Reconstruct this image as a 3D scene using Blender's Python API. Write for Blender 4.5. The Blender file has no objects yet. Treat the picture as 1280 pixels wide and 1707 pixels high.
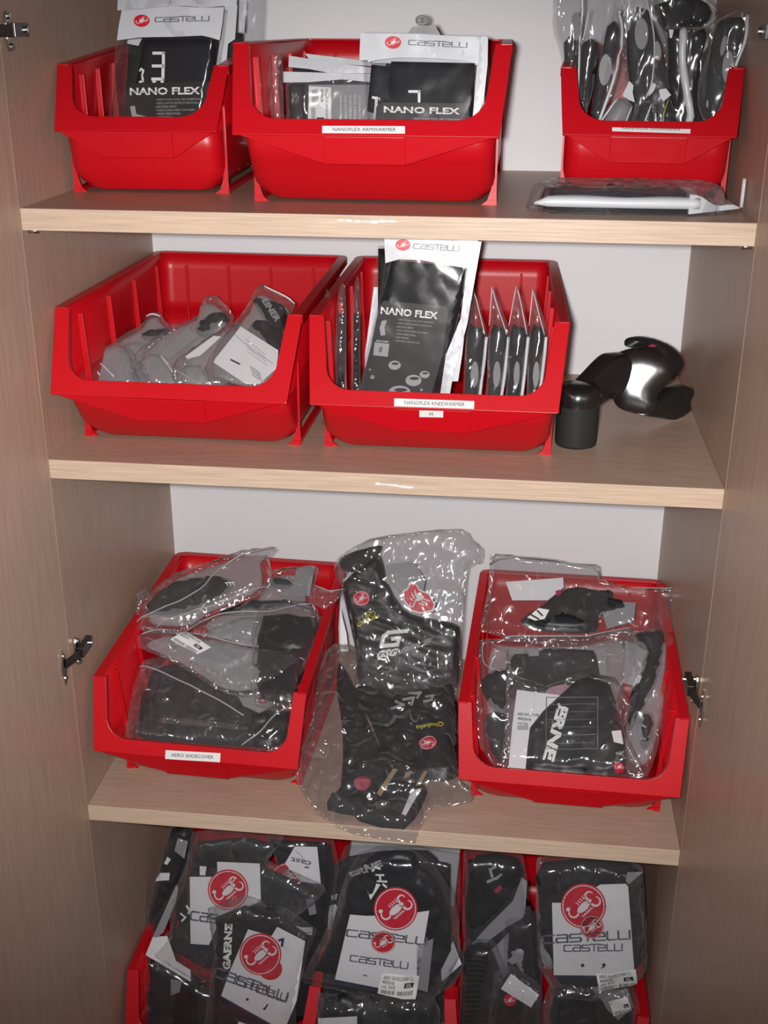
import bpy, bmesh, math, random
from mathutils import Vector, Matrix, Euler, noise
from mathutils.geometry import delaunay_2d_cdt
random.seed(7)
S = bpy.context.scene
COL = S.collection
IMG_W, IMG_H = 1280, 1707
# ---------------------------------------------------------------- camera
CAM_LOC = Vector((0.18695, -1.50655, 0.44609))
CAM_ROT = Euler((1.17975, -0.00307, 0.11714), 'XYZ')
FPX = 1938.54
cd = bpy.data.cameras.new('camera'); cam = bpy.data.objects.new('camera', cd); COL.objects.link(cam)
cam.location = CAM_LOC; cam.rotation_euler = CAM_ROT
cd.sensor_fit = 'VERTICAL'; cd.sensor_height = 36.0; cd.lens = FPX / IMG_H * 36.0
cd.clip_start = 0.02
S.camera = cam
CM = CAM_ROT.to_matrix()
# ---------------------------------------------------------------- world and lights
S.view_settings.view_transform = 'Standard'; S.view_settings.look = 'None'
S.view_settings.exposure = 0.0; S.view_settings.gamma = 1.0; S.view_settings.use_curve_mapping = False
try: S.cycles.transparent_max_bounces = 32
except Exception: pass
w = bpy.data.worlds.new('world'); S.world = w; w.use_nodes = True
w.node_tree.nodes['Background'].inputs[0].default_value = (0.85, 0.92, 1.0, 1)
w.node_tree.nodes['Background'].inputs[1].default_value = 0.11
fl = bpy.data.lights.new('camera_flash', 'SPOT'); fl.spot_size = math.radians(68); fl.spot_blend = 0.8; fl.shadow_soft_size = 0.02; fl.energy = 134
fl.color = (1.0, 0.97, 0.95)
flo = bpy.data.objects.new('camera_flash', fl); COL.objects.link(flo)
flo.location = CAM_LOC + CM @ Vector((-0.034, 0.010, -0.01))
flo.rotation_euler = CAM_ROT
# ---------------------------------------------------------------- helpers: bookkeeping
def link(o, parent=None):
    COL.objects.link(o)
    if parent is not None: o.parent = parent
    return o
def tag(o, label=None, cat=None, group=None, kind=None):
    if label: o['label'] = label
    if cat: o['category'] = cat
    if group: o['group'] = group
    if kind: o['kind'] = kind
    return o
def thing(name, label, cat, loc=(0, 0, 0), rz=0.0, group=None):
    o = bpy.data.objects.new(name, None); link(o)
    o.empty_display_size = 0.03
    o.location = loc; o.rotation_euler = (0, 0, rz)
    tag(o, label, cat, group); return o
def mesh_obj(name, verts, faces, mat, parent=None, smooth=False, world=False):
    """one mesh object; with world=True the vertices are world points and are moved into the parent's frame"""
    vs = [Vector(v) for v in verts]
    if world and parent is not None:
        m = (Matrix.Translation(parent.location) @ parent.rotation_euler.to_matrix().to_4x4())
        pp = parent.parent
        if pp is not None:
            m = (Matrix.Translation(pp.location) @ pp.rotation_euler.to_matrix().to_4x4()) @ m
        m = m.inverted(); vs = [m @ v for v in vs]
    me = bpy.data.meshes.new(name); me.from_pydata([tuple(v) for v in vs], [], faces)
    if mat is not None: me.materials.append(mat)
    if smooth:
        me.polygons.foreach_set('use_smooth', [True] * len(me.polygons))
    me.update()
    return link(bpy.data.objects.new(name, me), parent)
class MB:
    def __init__(s): s.v = []; s.f = []
    def add(s, vs, fs):
        n = len(s.v); s.v += [Vector(v) for v in vs]; s.f += [tuple(i + n for i in f) for f in fs]
    def box(s, x0, x1, y0, y1, z0, z1):
        s.hexa([(x0, y0, z0), (x1, y0, z0), (x1, y1, z0), (x0, y1, z0), (x0, y0, z1), (x1, y0, z1), (x1, y1, z1), (x0, y1, z1)])
    def hexa(s, p):
        s.add(p, [(3, 2, 1, 0), (4, 5, 6, 7), (0, 1, 5, 4), (1, 2, 6, 5), (2, 3, 7, 6), (3, 0, 4, 7)])
    def prism(s, poly, d):
        """poly: list of 3D points (planar), extruded by vector d"""
        n = len(poly); P = [Vector(p) for p in poly]; Q = [p + Vector(d) for p in P]
        s.add(P + Q, [tuple(range(n - 1, -1, -1)), tuple(range(n, 2 * n))] + [(i, (i + 1) % n, n + (i + 1) % n, n + i) for i in range(n)])
    def tube(s, pts, r, seg=8, closed=False, flat=1.0):
        pts = [Vector(p) for p in pts]; n = len(pts)
        rr = r if isinstance(r, (list, tuple)) else [r] * n
        vs = []
        up = Vector((0.13, 0.2, 1)).normalized()
        for i, p in enumerate(pts):
            t = (pts[min(i + 1, n - 1)] - pts[max(i - 1, 0)]).normalized()
            a = t.cross(up)
            if a.length < 1e-3: a = t.cross(Vector((1, 0, 0)))
            a.normalize(); b = t.cross(a).normalized()
            for k in range(seg):
                an = 2 * math.pi * k / seg
                vs.append(p + a * math.cos(an) * rr[i] + b * math.sin(an) * rr[i] * flat)
        fs = []
        for i in range(n - 1):
            for k in range(seg):
                k2 = (k + 1) % seg
                fs.append((i * seg + k, i * seg + k2, (i + 1) * seg + k2, (i + 1) * seg + k))
        fs.append(tuple(range(seg - 1, -1, -1))); fs.append(tuple((n - 1) * seg + k for k in range(seg)))
        s.add(vs, fs)
    def build(s, name, mat, parent=None, smooth=False, bevel=0.0, world=False, seg=2):
        o = mesh_obj(name, s.v, s.f, mat, parent, smooth, world)
        if bevel:
            m = o.modifiers.new('bevel', 'BEVEL'); m.width = bevel; m.segments = seg; m.limit_method = 'ANGLE'; m.angle_limit = 0.6
        return o
# ---------------------------------------------------------------- helpers: reading positions off the photograph
def ray(px, py):
    return CM @ Vector(((px - 640) / FPX, -(py - 853.5) / FPX, -1.0))
class Plane:
    """a real plane in the cupboard: point o, normal n (towards the viewer)"""
    def __init__(s, o, n):
        s.o = Vector(o); s.n = Vector(n).normalized()
        if s.n.dot(CAM_LOC - s.o) < 0: s.n = -s.n
        s.u = Vector((0, 0, 1)).cross(s.n)
        if s.u.length < 1e-3: s.u = Vector((1, 0, 0))
        s.u.normalize(); s.v = s.n.cross(s.u).normalized()
    def hit(s, px, py):
        d = ray(px, py); t = (s.o - CAM_LOC).dot(s.n) / d.dot(s.n); return CAM_LOC + d * t
    def uv(s, px, py):
        p = s.hit(px, py) - s.o; return Vector((p.dot(s.u), p.dot(s.v)))
    def at(s, uv, h=0.0): return s.o + s.u * uv[0] + s.v * uv[1] + s.n * h
    def lift(s, h): return Plane(s.o + s.n * h, s.n)
def on_y(px, py, y):
    d = ray(px, py); return CAM_LOC + d * ((y - CAM_LOC.y) / d.y)
def on_z(px, py, z):
    d = ray(px, py); return CAM_LOC + d * ((z - CAM_LOC.z) / d.z)
def lean(px, py, y, back=15.0, turn=0.0):
    """plane through the point seen at (px,py) at depth y, leaning back by `back` degrees from upright, turned about z"""
    b, t = math.radians(back), math.radians(turn)
    return Plane(on_y(px, py, y), Matrix.Rotation(t, 3, 'Z') @ Vector((0, -math.cos(b), math.sin(b))))
def plane3(a, b, c):
    a, b, c = Vector(a), Vector(b), Vector(c); return Plane(a, (b - a).cross(c - a))
# ---------------------------------------------------------------- materials
def new_mat(name):
    m = bpy.data.materials.new(name); m.use_nodes = True; nt = m.node_tree
    return m, nt, nt.nodes['Principled BSDF']
def bump(nt, bsdf, scale, strength, dist=0.002, detail=4, kind='noise', stretch=None, tex=None):
    tc = nt.nodes.new('ShaderNodeTexCoord'); mp = nt.nodes.new('ShaderNodeMapping')
    if stretch: mp.inputs['Scale'].default_value = stretch
    nt.links.new(tc.outputs['Object'], mp.inputs[0])
    n = nt.nodes.new('ShaderNodeTexNoise'); n.inputs['Scale'].default_value = scale; n.inputs['Detail'].default_value = detail
    nt.links.new(mp.outputs[0], n.inputs['Vector'])
    b = nt.nodes.new('ShaderNodeBump'); b.inputs['Strength'].default_value = strength; b.inputs['Distance'].default_value = dist
    nt.links.new(n.outputs[0], b.inputs['Height']); nt.links.new(b.outputs[0], bsdf.inputs['Normal'])
    return n
def plain(name, rgb, rough=0.5, spec=0.5, metal=0.0, bs=None):
    m, nt, b = new_mat(name)
    b.inputs['Base Color'].default_value = (*rgb, 1); b.inputs['Roughness'].default_value = rough
    b.inputs['Specular IOR Level'].default_value = spec; b.inputs['Metallic'].default_value = metal
    if bs: bump(nt, b, *bs)
    return m
def wood(name, stretch, c0, c1, rough=0.42):
    """beige laminate with fine grain streaks; stretch sets the grain direction"""
    m, nt, b = new_mat(name)
    tc = nt.nodes.new('ShaderNodeTexCoord'); mp = nt.nodes.new('ShaderNodeMapping'); mp.inputs['Scale'].default_value = stretch
    nt.links.new(tc.outputs['Object'], mp.inputs[0])
    n1 = nt.nodes.new('ShaderNodeTexNoise'); n1.inputs['Scale'].default_value = 14.0; n1.inputs['Detail'].default_value = 8; n1.inputs['Roughness'].default_value = 0.65
    nt.links.new(mp.outputs[0], n1.inputs['Vector'])
    r = nt.nodes.new('ShaderNodeValToRGB'); e = r.color_ramp.elements
    e[0].position = 0.34; e[0].color = (*c0, 1); e[1].position = 0.66; e[1].color = (*c1, 1)
    nt.links.new(n1.outputs[0], r.inputs[0]); nt.links.new(r.outputs[0], b.inputs['Base Color'])
    b.inputs['Roughness'].default_value = rough; b.inputs['Specular IOR Level'].default_value = 0.35
    bp = nt.nodes.new('ShaderNodeBump'); bp.inputs['Strength'].default_value = 0.12; bp.inputs['Distance'].default_value = 0.001
    nt.links.new(n1.outputs[0], bp.inputs['Height']); nt.links.new(bp.outputs[0], b.inputs['Normal'])
    return m
WC0, WC1 = (0.39, 0.262, 0.195), (0.475, 0.333, 0.255)
M = {}
M['wood_v'] = wood('laminate_vertical_grain', (14, 14, 0.7), WC0, WC1)
M['wood_h'] = wood('laminate_horizontal_grain', (0.9, 16, 16), WC0, WC1)
M['wood_edge'] = wood('laminate_edge_band', (0.7, 30, 30), (0.46, 0.335, 0.25), (0.64, 0.49, 0.37), 0.4)
M['white_panel'] = plain('white_back_panel', (0.76, 0.77, 0.79), 0.5, 0.25)
M['red'] = plain('red_plastic', (0.52, 0.003, 0.009), 0.36, 0.42, 0, (260, 0.12, 0.0006))
M['metal'] = plain('nickel_metal', (0.55, 0.54, 0.50), 0.22, 0.5, 1.0)
M['dark_metal'] = plain('dark_metal', (0.16, 0.155, 0.15), 0.35, 0.5, 1.0)
M['paper'] = plain('white_card', (0.74, 0.74, 0.76), 0.5, 0.4)
M['sticker'] = plain('white_sticker', (0.74, 0.74, 0.74), 0.45, 0.4)
M['header'] = plain('white_header_film', (0.56, 0.58, 0.61), 0.32, 0.5)
M['ink'] = plain('black_ink', (0.03, 0.03, 0.035), 0.5, 0.3)
M['gray_ink'] = plain('grey_ink', (0.13, 0.14, 0.16), 0.4, 0.4)
M['blue_ink'] = plain('navy_ink', (0.02, 0.03, 0.12), 0.5, 0.3)
M['white_ink'] = plain('white_ink', (0.74, 0.74, 0.74), 0.5, 0.3)
M['gray_print'] = plain('pale_grey_print', (0.30, 0.30, 0.31), 0.5, 0.3)
M['red_ink'] = plain('red_ink', (0.58, 0.008, 0.03), 0.4, 0.4)
M['pink_ink'] = plain('dull_red_ink', (0.30, 0.03, 0.06), 0.5, 0.3)
M['yellow_ink'] = plain('yellow_ink', (0.55, 0.47, 0.03), 0.5, 0.3)
M['fabric'] = plain('black_fabric', (0.012, 0.012, 0.014), 0.75, 0.25, 0, (500, 0.35, 0.001))
M['fabric_smooth'] = plain('black_smooth_lycra', (0.010, 0.011, 0.014), 0.42, 0.4, 0, (180, 0.2, 0.001))
M['gray_fabric'] = plain('charcoal_fabric', (0.028, 0.028, 0.031), 0.7, 0.25, 0, (420, 0.35, 0.001))
M['black_card'] = plain('black_printed_card', (0.016, 0.015, 0.016), 0.4, 0.4)
M['gray_card'] = plain('grey_printed_card', (0.26, 0.26, 0.27), 0.45, 0.4)
M['dark_card'] = plain('dark_brown_card', (0.021, 0.016, 0.016), 0.5, 0.25)
def plastic(name, haze, gloss, rough, scale, strength, tint=(0.93, 0.93, 0.94), dist=0.01, hazecol=(0.6, 0.6, 0.61)):
    """thin clear film: lets light through, with crinkled glossy reflections and a faint milky veil"""
    m = bpy.data.materials.new(name); m.use_nodes = True; nt = m.node_tree; nt.nodes.clear()
    N = nt.nodes.new; L = nt.links.new
    out = N('ShaderNodeOutputMaterial'); tr = N('ShaderNodeBsdfTransparent'); tr.inputs[0].default_value = (*tint, 1)
    gl = N('ShaderNodeBsdfGlossy'); gl.inputs['Roughness'].default_value = rough; gl.inputs[0].default_value = (1, 1, 1, 1)
    df = N('ShaderNodeBsdfDiffuse'); df.inputs[0].default_value = (*hazecol, 1)
    tc = N('ShaderNodeTexCoord')
    mp = N('ShaderNodeMapping'); mp.inputs['Rotation'].default_value = (0.3, 0.65, 0.4); mp.inputs['Scale'].default_value = (1.0, 0.9, 0.38)
    L(tc.outputs['Object'], mp.inputs[0])
    n1 = N('ShaderNodeTexNoise'); n1.noise_type = 'RIDGED_MULTIFRACTAL'; n1.inputs['Scale'].default_value = scale; n1.inputs['Detail'].default_value = 1.5
    n1.inputs['Distortion'].default_value = 0.6; n1.inputs['Roughness'].default_value = 0.4
    L(mp.outputs[0], n1.inputs['Vector'])
    n2 = N('ShaderNodeTexNoise'); n2.inputs['Scale'].default_value = scale * .45; n2.inputs['Detail'].default_value = 1
    L(tc.outputs['Object'], n2.inputs['Vector'])
    add = N('ShaderNodeMath'); add.operation = 'MULTIPLY_ADD'; add.inputs[1].default_value = 1.6
    L(n2.outputs[0], add.inputs[0]); L(n1.outputs[0], add.inputs[2])
    b = N('ShaderNodeBump'); b.inputs['Strength'].default_value = strength; b.inputs['Distance'].default_value = dist
    L(add.outputs[0], b.inputs['Height']); L(b.outputs[0], gl.inputs['Normal'])
    lw = N('ShaderNodeLayerWeight'); lw.inputs[0].default_value = 0.5; L(b.outputs[0], lw.inputs['Normal'])
    pw = N('ShaderNodeMath'); pw.operation = 'POWER'; pw.inputs[1].default_value = 3.0; L(lw.outputs['Facing'], pw.inputs[0])
    ma = N('ShaderNodeMath'); ma.operation = 'MULTIPLY_ADD'; ma.inputs[1].default_value = 0.30; ma.inputs[2].default_value = gloss; L(pw.outputs[0], ma.inputs[0])
    mh = N('ShaderNodeMath'); mh.operation = 'MULTIPLY_ADD'; mh.inputs[1].default_value = 0.40; mh.inputs[2].default_value = haze; L(pw.outputs[0], mh.inputs[0])
    m1 = N('ShaderNodeMixShader'); L(mh.outputs[0], m1.inputs[0]); L(tr.outputs[0], m1.inputs[1]); L(df.outputs[0], m1.inputs[2])
    m2 = N('ShaderNodeMixShader'); L(ma.outputs[0], m2.inputs[0]); L(m1.outputs[0], m2.inputs[1]); L(gl.outputs[0], m2.inputs[2])
    L(m2.outputs[0], out.inputs[0])
    return m
M['film'] = plastic('clear_bag_film', 0.024, 0.05, 0.18, 30, 0.6)
M['crinkle'] = plastic('crinkled_bag_film', 0.040, 0.07, 0.17, 42, 0.9)
M['stiff_film'] = plastic('stiff_clear_film', 0.005, 0.022, 0.15, 6, 0.15)
M['milky'] = plastic('milky_bag_film', 0.26, 0.05, 0.2, 30, 0.6)
M['zip'] = plain('white_zip_strip', (0.36, 0.36, 0.37), 0.3, 0.5)
# ---------------------------------------------------------------- the room behind and below the cupboard
W, D = 0.95, 0.5556
Z1, Z2, Z3, Z4 = 0.22984, -0.12286, -0.72266, -1.350
TH = 0.0285
FLOOR = Z4 - 0.10
mb = MB(); mb.box(-3, 3, -3, 0.75, FLOOR - 0.05, FLOOR); o = mb.build('floor', plain('floor_vinyl', (0.22, 0.2, 0.18), 0.5)); tag(o, kind='structure')
mb = MB(); mb.box(-3, 3, 0.65, 0.75, FLOOR, 1.2); o = mb.build('wall_back', plain('wall_paint', (0.5, 0.49, 0.46), 0.8)); tag(o, kind='structure')
# ---------------------------------------------------------------- the cupboard
TOP = 0.75
cup = thing('cupboard', 'tall beige wood laminate cupboard with white back panel and open doors', 'cupboard', (0, 0, FLOOR))
def cp(name, mb, mat, **k):
    return mb.build(name, mat, cup, world=True, **k)
PT = 0.02
for s in (-1, 1):
    mb = MB(); a, b_ = s * W / 2, s * (W / 2 + PT); mb.box(min(a, b_), max(a, b_), 0.0, D + 0.02, FLOOR, TOP)
    cp('side_panel', mb, M['wood_v'])
mb = MB(); mb.box(-W / 2, W / 2, D, D + 0.006, FLOOR, TOP); cp('back_panel', mb, M['white_panel'])
mb = MB(); mb.box(-W / 2 - PT, W / 2 + PT, 0, D + 0.02, TOP, TOP + 0.022); cp('top_panel', mb, M['wood_h'], bevel=0.0008)
mb = MB(); mb.box(-W / 2, W / 2, 0.02, 0.035, FLOOR, Z4 - 0.02); cp('plinth', mb, M['wood_h'])
shelves = []
for z in (Z1, Z2, Z3, Z4):
    mb = MB(); mb.box(-W / 2 + 0.0006, W / 2 - 0.0006, 0.002, D - 0.0005, z - TH, z)
    sh = cp('shelf', mb, M['wood_h'])
    e = MB(); e.box(-W / 2 + 0.0006, W / 2 - 0.0006, 0.0, 0.002, z - TH, z); e.build('edge_band', M['wood_edge'], sh, world=False, bevel=0.0006)
    sh.children[0].data.transform(Matrix.Translation((0, 0, -FLOOR)))
    if z != Z4:
        for s in (-1, 1):
            pg = MB(); x = s * (W / 2 - 0.006)
            pg.tube([(s * (W / 2), 0.022, z - TH - 0.004), (s * (W / 2 - 0.014), 0.022, z - TH - 0.004)], 0.0035, 10)
            cp('shelf_support', pg, M['metal'], smooth=True)
# pale plaster smears on the shelf edges
for z, (a, b_) in ((Z1, ((568, 367), (652, 370))), (Z2, ((630, 806), (682, 812)))):
    pl = Plane((0, -0.0002, z), (0, -1, 0)); ms = MB()
    for k in range(7):
        t = k / 6; c = pl.hit(a[0] + (b_[0] - a[0]) * t, a[1] + (b_[1] - a[1]) * t)
        n = 14; rx = random.uniform(0.004, 0.009); rz = random.uniform(0.0007, 0.0022); dz = random.uniform(-.0008, .0008); yk = -0.0004 - k * 0.00006
        ms.prism([(c.x + rx * math.cos(-i * 6.283 / n), yk, c.z + dz + rz * math.sin(-i * 6.283 / n)) for i in range(n)], (0, 0.0008, 0))
    cp('paint_smear', ms, M['white_ink'])
# doors, hinged at the front edges and swung wide open
DW = 0.485
def door(s, ang):
    """s=-1 left, +1 right; ang = how far beyond straight-out it is opened"""
    hx = s * (W / 2 + 0.0003); a = math.radians(ang)
    dx, dy = s * math.sin(a), -math.cos(a)          # along the door from the hinge
    nx, ny = s * math.cos(a), math.sin(a)           # outward side
    p = [(hx, -0.001), (hx + dx * DW, -0.001 + dy * DW), (hx + dx * DW + nx * 0.019, -0.001 + dy * DW + ny * 0.019), (hx + nx * 0.019, -0.001 + ny * 0.019)]
    mb = MB(); mb.prism([(x, y, FLOOR + 0.06) for x, y in p], (0, 0, TOP - FLOOR - 0.06))
    return cp('door', mb, M['wood_v']), Vector((hx, -0.001, 0)), Vector((dx, dy, 0)), Vector((-nx, -ny, 0))
doors = {-1: door(-1, 4), 1: door(1, 3)}
def hinge(s, zc):
    dobj, H, along, inn = doors[s]
    # cup wing plate on the door: a lens-shaped plate with a cup and two screws
    def P(a, i, z): return H + along * a + inn * i + Vector((0, 0, z))
    root = bpy.data.objects.new('hinge', None); link(root, dobj); root.empty_display_size = 0.02
    pl = MB(); n = 20
    ol = []
    for k in range(n):
        t = 2 * math.pi * k / n; u = math.cos(t); v = math.sin(t)
        ol.append(P(0.024 + 0.0075 * v * (1.25 - abs(u)), 0.0003, zc - 0.004 + 0.032 * u))
    pl.prism(ol, inn * 0.0022)
    plate = pl.build('cup_plate', M['metal'], dobj, world=True)
    plate.parent = root
    for u in (-0.022, 0.016):
        sc = MB(); sc.tube([P(0.024, 0.0025, zc + u), P(0.024, 0.0045, zc + u)], 0.0033, 10)
        sc.build('screw', M['metal'], dobj, world=True).parent = plate
    ar = MB()                                       # cranked arm from the cup to the side panel
    x = s * (W / 2); i_ = -s
    def Q(a, y, z): return Vector((x + i_ * a, y, z))
    q = [Q(0.016, 0.012, 0.010 + zc), Q(0.016, 0.055, 0.010 + zc), Q(0.016, 0.055, -0.007 + zc), Q(0.016, 0.012, -0.007 + zc)]
    ar.prism(q, Vector((-i_ * 0.010, 0, 0)))
    a0, a1 = P(0.020, 0.004, zc), Q(0.013, 0.012, zc)
    for dz0, dz1 in ((-0.007, 0.008),):
        ar.hexa([a0 + Vector((0, -0.004, dz0)), a1 + Vector((0, 0, dz0)), a1 + Vector((0, .005, dz0)), a0 + Vector((0, 0.004, dz0)),
                 a0 + Vector((0, -0.004, dz1)), a1 + Vector((0, 0, dz1)), a1 + Vector((0, .005, dz1)), a0 + Vector((0, 0.004, dz1))])
    ar.build('arm', M['dark_metal'], dobj, world=True, bevel=0.0012).parent = root
    mp = MB()                                       # mounting cross plate with two wings and screws
    mp.prism([Q(0.001, 0.020 + 0.008 * math.sin(t), zc + 0.024 * math.cos(t) * (1 if abs(math.cos(t)) > .2 else .8)) for t in [2 * math.pi * k / 16 for k in range(16)]], Vector((i_ * 0.004, 0, 0)))
    pm = mp.build('mounting_plate', M['metal'], dobj, world=True, bevel=0.0006); pm.parent = root
    for pts, r_ in (([Q(0.004, 0.020, zc - .018), Q(0.0085, 0.020, zc - .018)], .004), ([Q(0.004, 0.020, zc + .018), Q(0.0085, 0.020, zc + .018)], .004), ([Q(0.015, 0.046, zc + 0.002), Q(0.0195, 0.046, zc + 0.002)], .004)):
        s2 = MB(); s2.tube(pts, r_, 12); s2.build('screw', M['metal'], dobj, world=True).parent = pm
for s, z in ((-1, on_y(25, 52, 0.02).z), (-1, on_y(125, 1085, 0.02).z), (1, on_y(1270, 55, 0.02).z), (1, on_y(1165, 1150, 0.02).z)):
    hinge(s, z)
# ---------------------------------------------------------------- red storage bins
def lerp(a, b, t): return a + (b - a) * t
BIN = {'large': dict(L=0.530, H=0.207, Hp=0.204, Hf=0.096, o=0.099, tp=0.073, dwf=-0.021, dwb=-0.030, dwr=-0.012, W=0.361),
       'deep':  dict(L=0.455, H=0.245, Hp=0.207, Hf=0.0936, o=0.087, tp=0.045, dwf=-0.014, dwb=-0.047, dwr=-0.017, W=0.352),
       'small': dict(L=0.390, H=0.200, Hp=0.174, Hf=0.0900, o=0.056, tp=0.063, dwf=-0.016, dwb=-0.018, dwr=-0.022, W=0.244)}
BINS = {}
def make_bin(key, kind, x, y, z, rz, label):
    g = dict(BIN[kind]); L_, H, Hp, Hf, o_, tp = g['L'], g['H'], g['Hp'], g['Hf'], g['o'], g['tp']
    Wt = g['W']; Wf = Wt + g['dwf']; Wb = Wt + g['dwb']; Wr = Wt + g['dwr']
    t = thing('storage_bin', label, 'bin', (x, y, z), rz)
    fz = 0.006
    # ---- body: rounded tray, built as stacked loops around (left front, left back, right back, right front)
    def loop(zl, k):
        """k 0..1 bottom to flange"""
        e = 0.022 * (1 - min(1, (zl - fz) / 0.034)) ** 2.4     # rounded bottom edge
        hw = Wb / 2 - 0.003 - e
        fy = lerp(o_, 0.026, min(1, zl / Hf)) + e * 0.3; by = lerp(L_ - 0.022, L_ - 0.010, zl / Hp) - e
        r = 0.022; pts = []
        for (cx, cy, a0) in ((-hw + r, fy + r, 180), (hw - r, fy + r, 270), (hw - r, by - r, 0), (-hw + r, by - r, 90)):
            for q in range(5):
                a = math.radians(a0 + 90 * q / 4); pts.append(Vector((cx + r * math.cos(a), cy + r * math.sin(a), zl)))
        return pts
    mb = MB(); zs = [fz, fz + 0.0015, fz + 0.005, fz + 0.012, fz + 0.022, fz + 0.032, 0.06, Hf + 0.004]
    loops = [loop(zz, 0) for zz in zs]; n = len(loops[0])
    vs = [p for l in loops for p in l]
    fs = [tuple(range(n - 1, -1, -1))]
    for i in range(len(loops) - 1):
        for j in range(n):
            j2 = (j + 1) % n; fs.append((i * n + j, i * n + j2, (i + 1) * n + j2, (i + 1) * n + j))
    # upper U wall
    def up(k):
        hw0 = Wb / 2 - 0.003; hw = lerp(hw0, Wt / 2 - 0.013, k); hb = lerp(hw0, Wr / 2 - 0.013, k); by = lerp(L_ - 0.016, L_ - 0.010, k)
        fy = 0.012 + tp * k; r = 0.022; pts = [Vector((-hw, fy, 0)), Vector((-lerp(hw, hb, .5), lerp(fy, by, .5), 0))]
        for q in range(5):
            a = math.radians(180 - 90 * q / 4); pts.append(Vector((-hb + r + r * math.cos(a), by - r + r * math.sin(a), 0)))
        for q in range(5):
            a = math.radians(90 - 90 * q / 4); pts.append(Vector((hb - r + r * math.cos(a), by - r + r * math.sin(a), 0)))
        pts += [Vector((lerp(hw, hb, .5), lerp(fy, by, .5), 0)), Vector((hw, fy, 0))]
        for p in pts:
            top = lerp(Hp, H, (p.y - tp) / (L_ - tp)) if k > 0 else Hf
            p.z = lerp(Hf - 0.002, lerp(Hp, H, max(0, p.y - tp) / (L_ - tp)) - 0.002, k)
        return pts
    ks = [0, .25, .5, .75, 1]; ul = [up(k) for k in ks]; m = len(ul[0]); base = len(vs); vs += [p for l in ul for p in l]
    for i in range(len(ks) - 1):
        for j in range(m - 1):
            fs.append((base + i * m + j + 1, base + i * m + j, base + (i + 1) * m + j, base + (i + 1) * m + j + 1))
    body = mesh_obj('body', vs, fs, M['red'], t, True)
    sm = body.modifiers.new('wall', 'SOLIDIFY'); sm.thickness = 0.0026; sm.offset = 0
    # ---- ribs moulded in the walls
    nr = 4
    for s in (-1, 1):
        for i in range(nr):
            rb = MB()
            yy = lerp(tp + 0.045, L_ - 0.05, i / (nr - 1)); hb = Wb / 2 - 0.006; ht = Wt / 2 - 0.0155
            zt = lerp(Hp, H, (yy - tp) / (L_ - tp)) - 0.018
            rb.hexa([(s * hb, yy - .003, .02), (s * (hb - .010), yy - .003, .02), (s * (hb - .010), yy + .003, .02), (s * hb, yy + .003, .02),
                     (s * ht, yy - .003, zt), (s * (ht - .008), yy - .003, zt), (s * (ht - .008), yy + .003, zt), (s * ht, yy + .003, zt)])
            rb.build('rib', M['red'], t, bevel=0.001)
    nb = 4 if kind != 'small' else 2
    for i in range(nb):
        xx = lerp(-Wr / 2 + 0.06, Wr / 2 - 0.06, i / (nb - 1)); rb = MB()
        rb.box(xx - .002, xx + .002, L_ - 0.0235, L_ - 0.016, .03, H - 0.022)
        rb.build('rib', M['red'], t, bevel=0.001)
    # ---- rim: a folded-over collar along both sides and the back
    rm = MB(); wr, th, dp = 0.015, 0.003, 0.013
    path = [(-Wt / 2, tp - 0.001, Hp), (-Wr / 2, L_ - 0.018, H), (-Wr / 2 + 0.005, L_ - 0.005, H), (-Wr / 2 + 0.018, L_, H), (Wr / 2 - 0.018, L_, H), (Wr / 2 - 0.005, L_ - 0.005, H), (Wr / 2, L_ - 0.018, H), (Wt / 2, tp - 0.001, Hp)]
    path = [Vector(p) for p in path]; prof = [(0, 0), (-wr, 0), (-wr, -th), (-th, -th), (-th, -dp), (0, -dp)]   # (outward offset, z)
    secs = []
    for i, p in enumerate(path):
        a = path[max(0, i - 1)]; c = path[min(len(path) - 1, i + 1)]; d1 = (p - a); d2 = (c - p)
        d = ((d1.normalized() if d1.length else d2.normalized()) + (d2.normalized() if d2.length else d1.normalized())); d.z = 0; d.normalize()
        out = Vector((-d.y, d.x, 0))
        secs.append([p + out * u + Vector((0, 0, v)) for u, v in prof])
    k6 = len(prof); vv = [q for s_ in secs for q in s_]; ff = [tuple(range(k6)), tuple((len(secs) - 1) * k6 + k for k in range(k6 - 1, -1, -1))]
    for i in range(len(secs) - 1):
        for k in range(k6): k2 = (k + 1) % k6; ff.append((i * k6 + k2, i * k6 + k, (i + 1) * k6 + k, (i + 1) * k6 + k2))
    rm.add(vv, ff); rm.build('rim', M['red'], t, bevel=0.001)
    # ---- front frame: leaning U-shaped frame round the picking opening
    F0 = Vector((0, 0, Hf)); F1 = Vector((0, tp, Hp)); sd = (F1 - F0); SL = sd.length; sd.normalize(); fn = Vector((0, -sd.z, sd.y))
    def fp(x, s_, h=0.0): return F0 + Vector((x, 0, 0)) + sd * s_ + fn * h
    pw, sl, r = 0.021, 0.023, 0.036
    def ix(s_): return lerp(Wf / 2, Wt / 2, s_ / SL) - pw
    inner = [(-ix(SL), SL)]
    for q in range(9):
        a = math.radians(180 + 90 * q / 8); inner.append((-ix(sl) + r + r * math.cos(a), sl + r + r * math.sin(a)))
    inner += [(-x_, s_) for x_, s_ in reversed(inner)]
    outer = [(-Wt / 2, SL), (-lerp(Wf, Wt, .5) / 2, SL / 2), (-Wf / 2, 0.004), (-Wf / 2 + .004, 0), (0, 0), (Wf / 2 - .004, 0), (Wf / 2, 0.004), (lerp(Wf, Wt, .5) / 2, SL / 2), (Wt / 2, SL)]
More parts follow.
